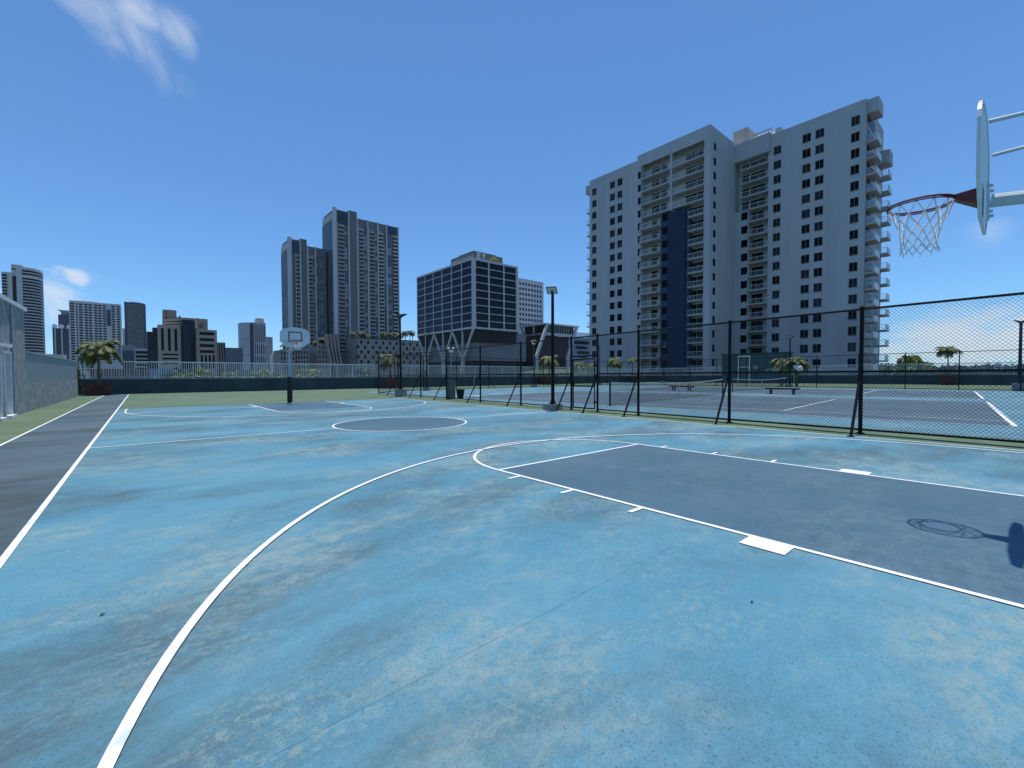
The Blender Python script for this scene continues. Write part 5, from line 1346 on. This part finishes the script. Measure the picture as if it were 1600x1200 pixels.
tcs = N.new('ShaderNodeTexCoord'); va = N.new('ShaderNodeVectorMath'); va.operation = 'ADD'; va.inputs[1].default_value = (0, 0, .035)
vn = N.new('ShaderNodeVectorMath'); vn.operation = 'NORMALIZE'; L.new(tcs.outputs['Generated'], va.inputs[0]); L.new(va.outputs[0], vn.inputs[0]); L.new(vn.outputs[0], sky.inputs['Vector'])
tint = N.new('ShaderNodeMix'); tint.data_type = 'RGBA'; tint.blend_type = 'MULTIPLY'; tint.inputs[0].default_value = 1; tint.inputs[7].default_value = (.8, 1.0, 1.06, 1); L.new(sky.outputs[0], tint.inputs[6])
L.new(tint.outputs[2], bg.inputs['Color'])
# clouds: noise on the sky directions, gathered round the banks the photograph shows
tc = N.new('ShaderNodeTexCoord')
def m2(op, a, b=None, c=None):
    x = N.new('ShaderNodeMath'); x.operation = op
    for i, v in enumerate((a, b, c)):
        if v is None: continue
        if isinstance(v, (int, float)): x.inputs[i].default_value = v
        else: L.new(v, x.inputs[i])
    return x.outputs[0]
def smooth(v, a, b):
    r = N.new('ShaderNodeMapRange'); r.interpolation_type = 'SMOOTHSTEP'; r.inputs['From Min'].default_value = a; r.inputs['From Max'].default_value = b; L.new(v, r.inputs['Value']); return r.outputs[0]
def vdot(v):
    x = N.new('ShaderNodeVectorMath'); x.operation = 'DOT_PRODUCT'; L.new(tc.outputs['Generated'], x.inputs[0]); x.inputs[1].default_value = v; return x.outputs['Value']
def bank(px, py, w, h, ang, scale, stretch, lo_, hi_, amount, seed, edge=(.35, 1.0)):
    """cloud bank centred on a sky direction; w, h are its angular half-sizes, ang its slant"""
    c = ray(px, py).normalized(); e = c.cross(Vector((0, 0, 1))).normalized(); n = e.cross(c).normalized()
    a = R(ang); e2 = e*math.cos(a)+n*math.sin(a); n2 = n*math.cos(a)-e*math.sin(a)
    du = vdot(e2); dv = vdot(n2)
    comb = N.new('ShaderNodeCombineXYZ'); L.new(m2('MULTIPLY', du, stretch[0]), comb.inputs[0]); L.new(m2('MULTIPLY', dv, stretch[1]), comb.inputs[1]); comb.inputs[2].default_value = seed
    nz = N.new('ShaderNodeTexNoise'); nz.inputs['Scale'].default_value = scale; nz.inputs['Detail'].default_value = 8; nz.inputs['Roughness'].default_value = .58; nz.inputs['Distortion'].default_value = .8
    L.new(comb.outputs[0], nz.inputs['Vector'])
    r2 = m2('ADD', m2('POWER', m2('DIVIDE', du, w), 2.0), m2('POWER', m2('DIVIDE', dv, h), 2.0))
    fall = m2('SUBTRACT', 1.0, smooth(m2('SQRT', r2), *edge))
    front = smooth(vdot(c), .3, .5)
    dens = smooth(m2('ADD', nz.outputs['Fac'], m2('MULTIPLY', m2('SUBTRACT', fall, .5), .35)), lo_, hi_)
    return m2('MULTIPLY', m2('MULTIPLY', dens, fall), m2('MULTIPLY', front, amount))
banks = [bank(185, 45, .2, .11, -36, 5.5, (1, 2.0), .48, .88, .5, 1.3, (.1, 1)), bank(205, 0, .12, .06, -30, 9, (1, 1.8), .42, .85, .6, 7.9, (.05, 1)), bank(275, 45, .07, .06, -45, 9, (1, 2.0), .46, .85, .45, 3.3, (.05, 1)),
         bank(80, 480, .075, .085, 0, 11, (1, 1.5), .42, .78, .85, 3.1, (.15, 1)), bank(112, 431, .065, .028, -10, 17, (1, 1.8), .44, .76, .75, 5.2, (.1, 1)), bank(-10, 470, .06, .06, 0, 12, (1, 1.4), .4, .7, .8, 8.8, (.1, 1)),
         bank(1550, 525, .2, .075, 4, 8, (1, 2.2), .36, .64, .85, 4.7, (.25, 1)), bank(1440, 545, .13, .04, 0, 11, (1, 2.2), .38, .66, .7, 12.7, (.2, 1)), bank(1545, 360, .07, .05, 10, 12, (1, 1.6), .5, .95, .3, 2.2, (0, 1)), bank(905, 525, .05, .02, 0, 16, (1, 2), .42, .75, .5, 6.1, (0, 1))]
f = banks[0]
for b_ in banks[1:]: f = m2('MAXIMUM', f, b_)
bg2 = N.new('ShaderNodeBackground'); bg2.inputs['Color'].default_value = (.82, .91, 1, 1); bg2.inputs['Strength'].default_value = .9
mx = N.new('ShaderNodeMixShader'); L.new(f, mx.inputs[0]); L.new(bg.outputs[0], mx.inputs[1]); L.new(bg2.outputs[0], mx.inputs[2]); L.new(mx.outputs[0], out.inputs['Surface'])

hz = MB().box(-3520, 3520, -3520, 3520, GZ-2.2, 140).build('haze', None); hz['kind'] = 'stuff'
hm = bpy.data.materials.new('haze'); hm.use_nodes = True; hn = hm.node_tree; hn.nodes.remove(hn.nodes['Principled BSDF']); pvn = hn.nodes.new('ShaderNodeVolumePrincipled')
pvn.inputs['Color'].default_value = (.82, .9, 1, 1); pvn.inputs['Density'].default_value = .00004; hn.links.new(pvn.outputs[0], hn.nodes['Material Output'].inputs['Volume']); hz.data.materials.append(hm)
cd = bpy.data.cameras.new('camera'); co = bpy.data.objects.new('camera', cd); col.objects.link(co)
cd.sensor_width = 36; cd.lens = F/1600*36; cd.clip_start = .05; cd.clip_end = 12000
mw = Matrix(((RT.x, UP.x, -FW.x, 0), (RT.y, UP.y, -FW.y, 0), (RT.z, UP.z, -FW.z, EYE), (0, 0, 0, 1)))
co.matrix_world = mw; sc.camera = co
sc.view_settings.view_transform = 'Standard'; sc.view_settings.look = 'None'; sc.view_settings.exposure = 0; sc.view_settings.gamma = 1
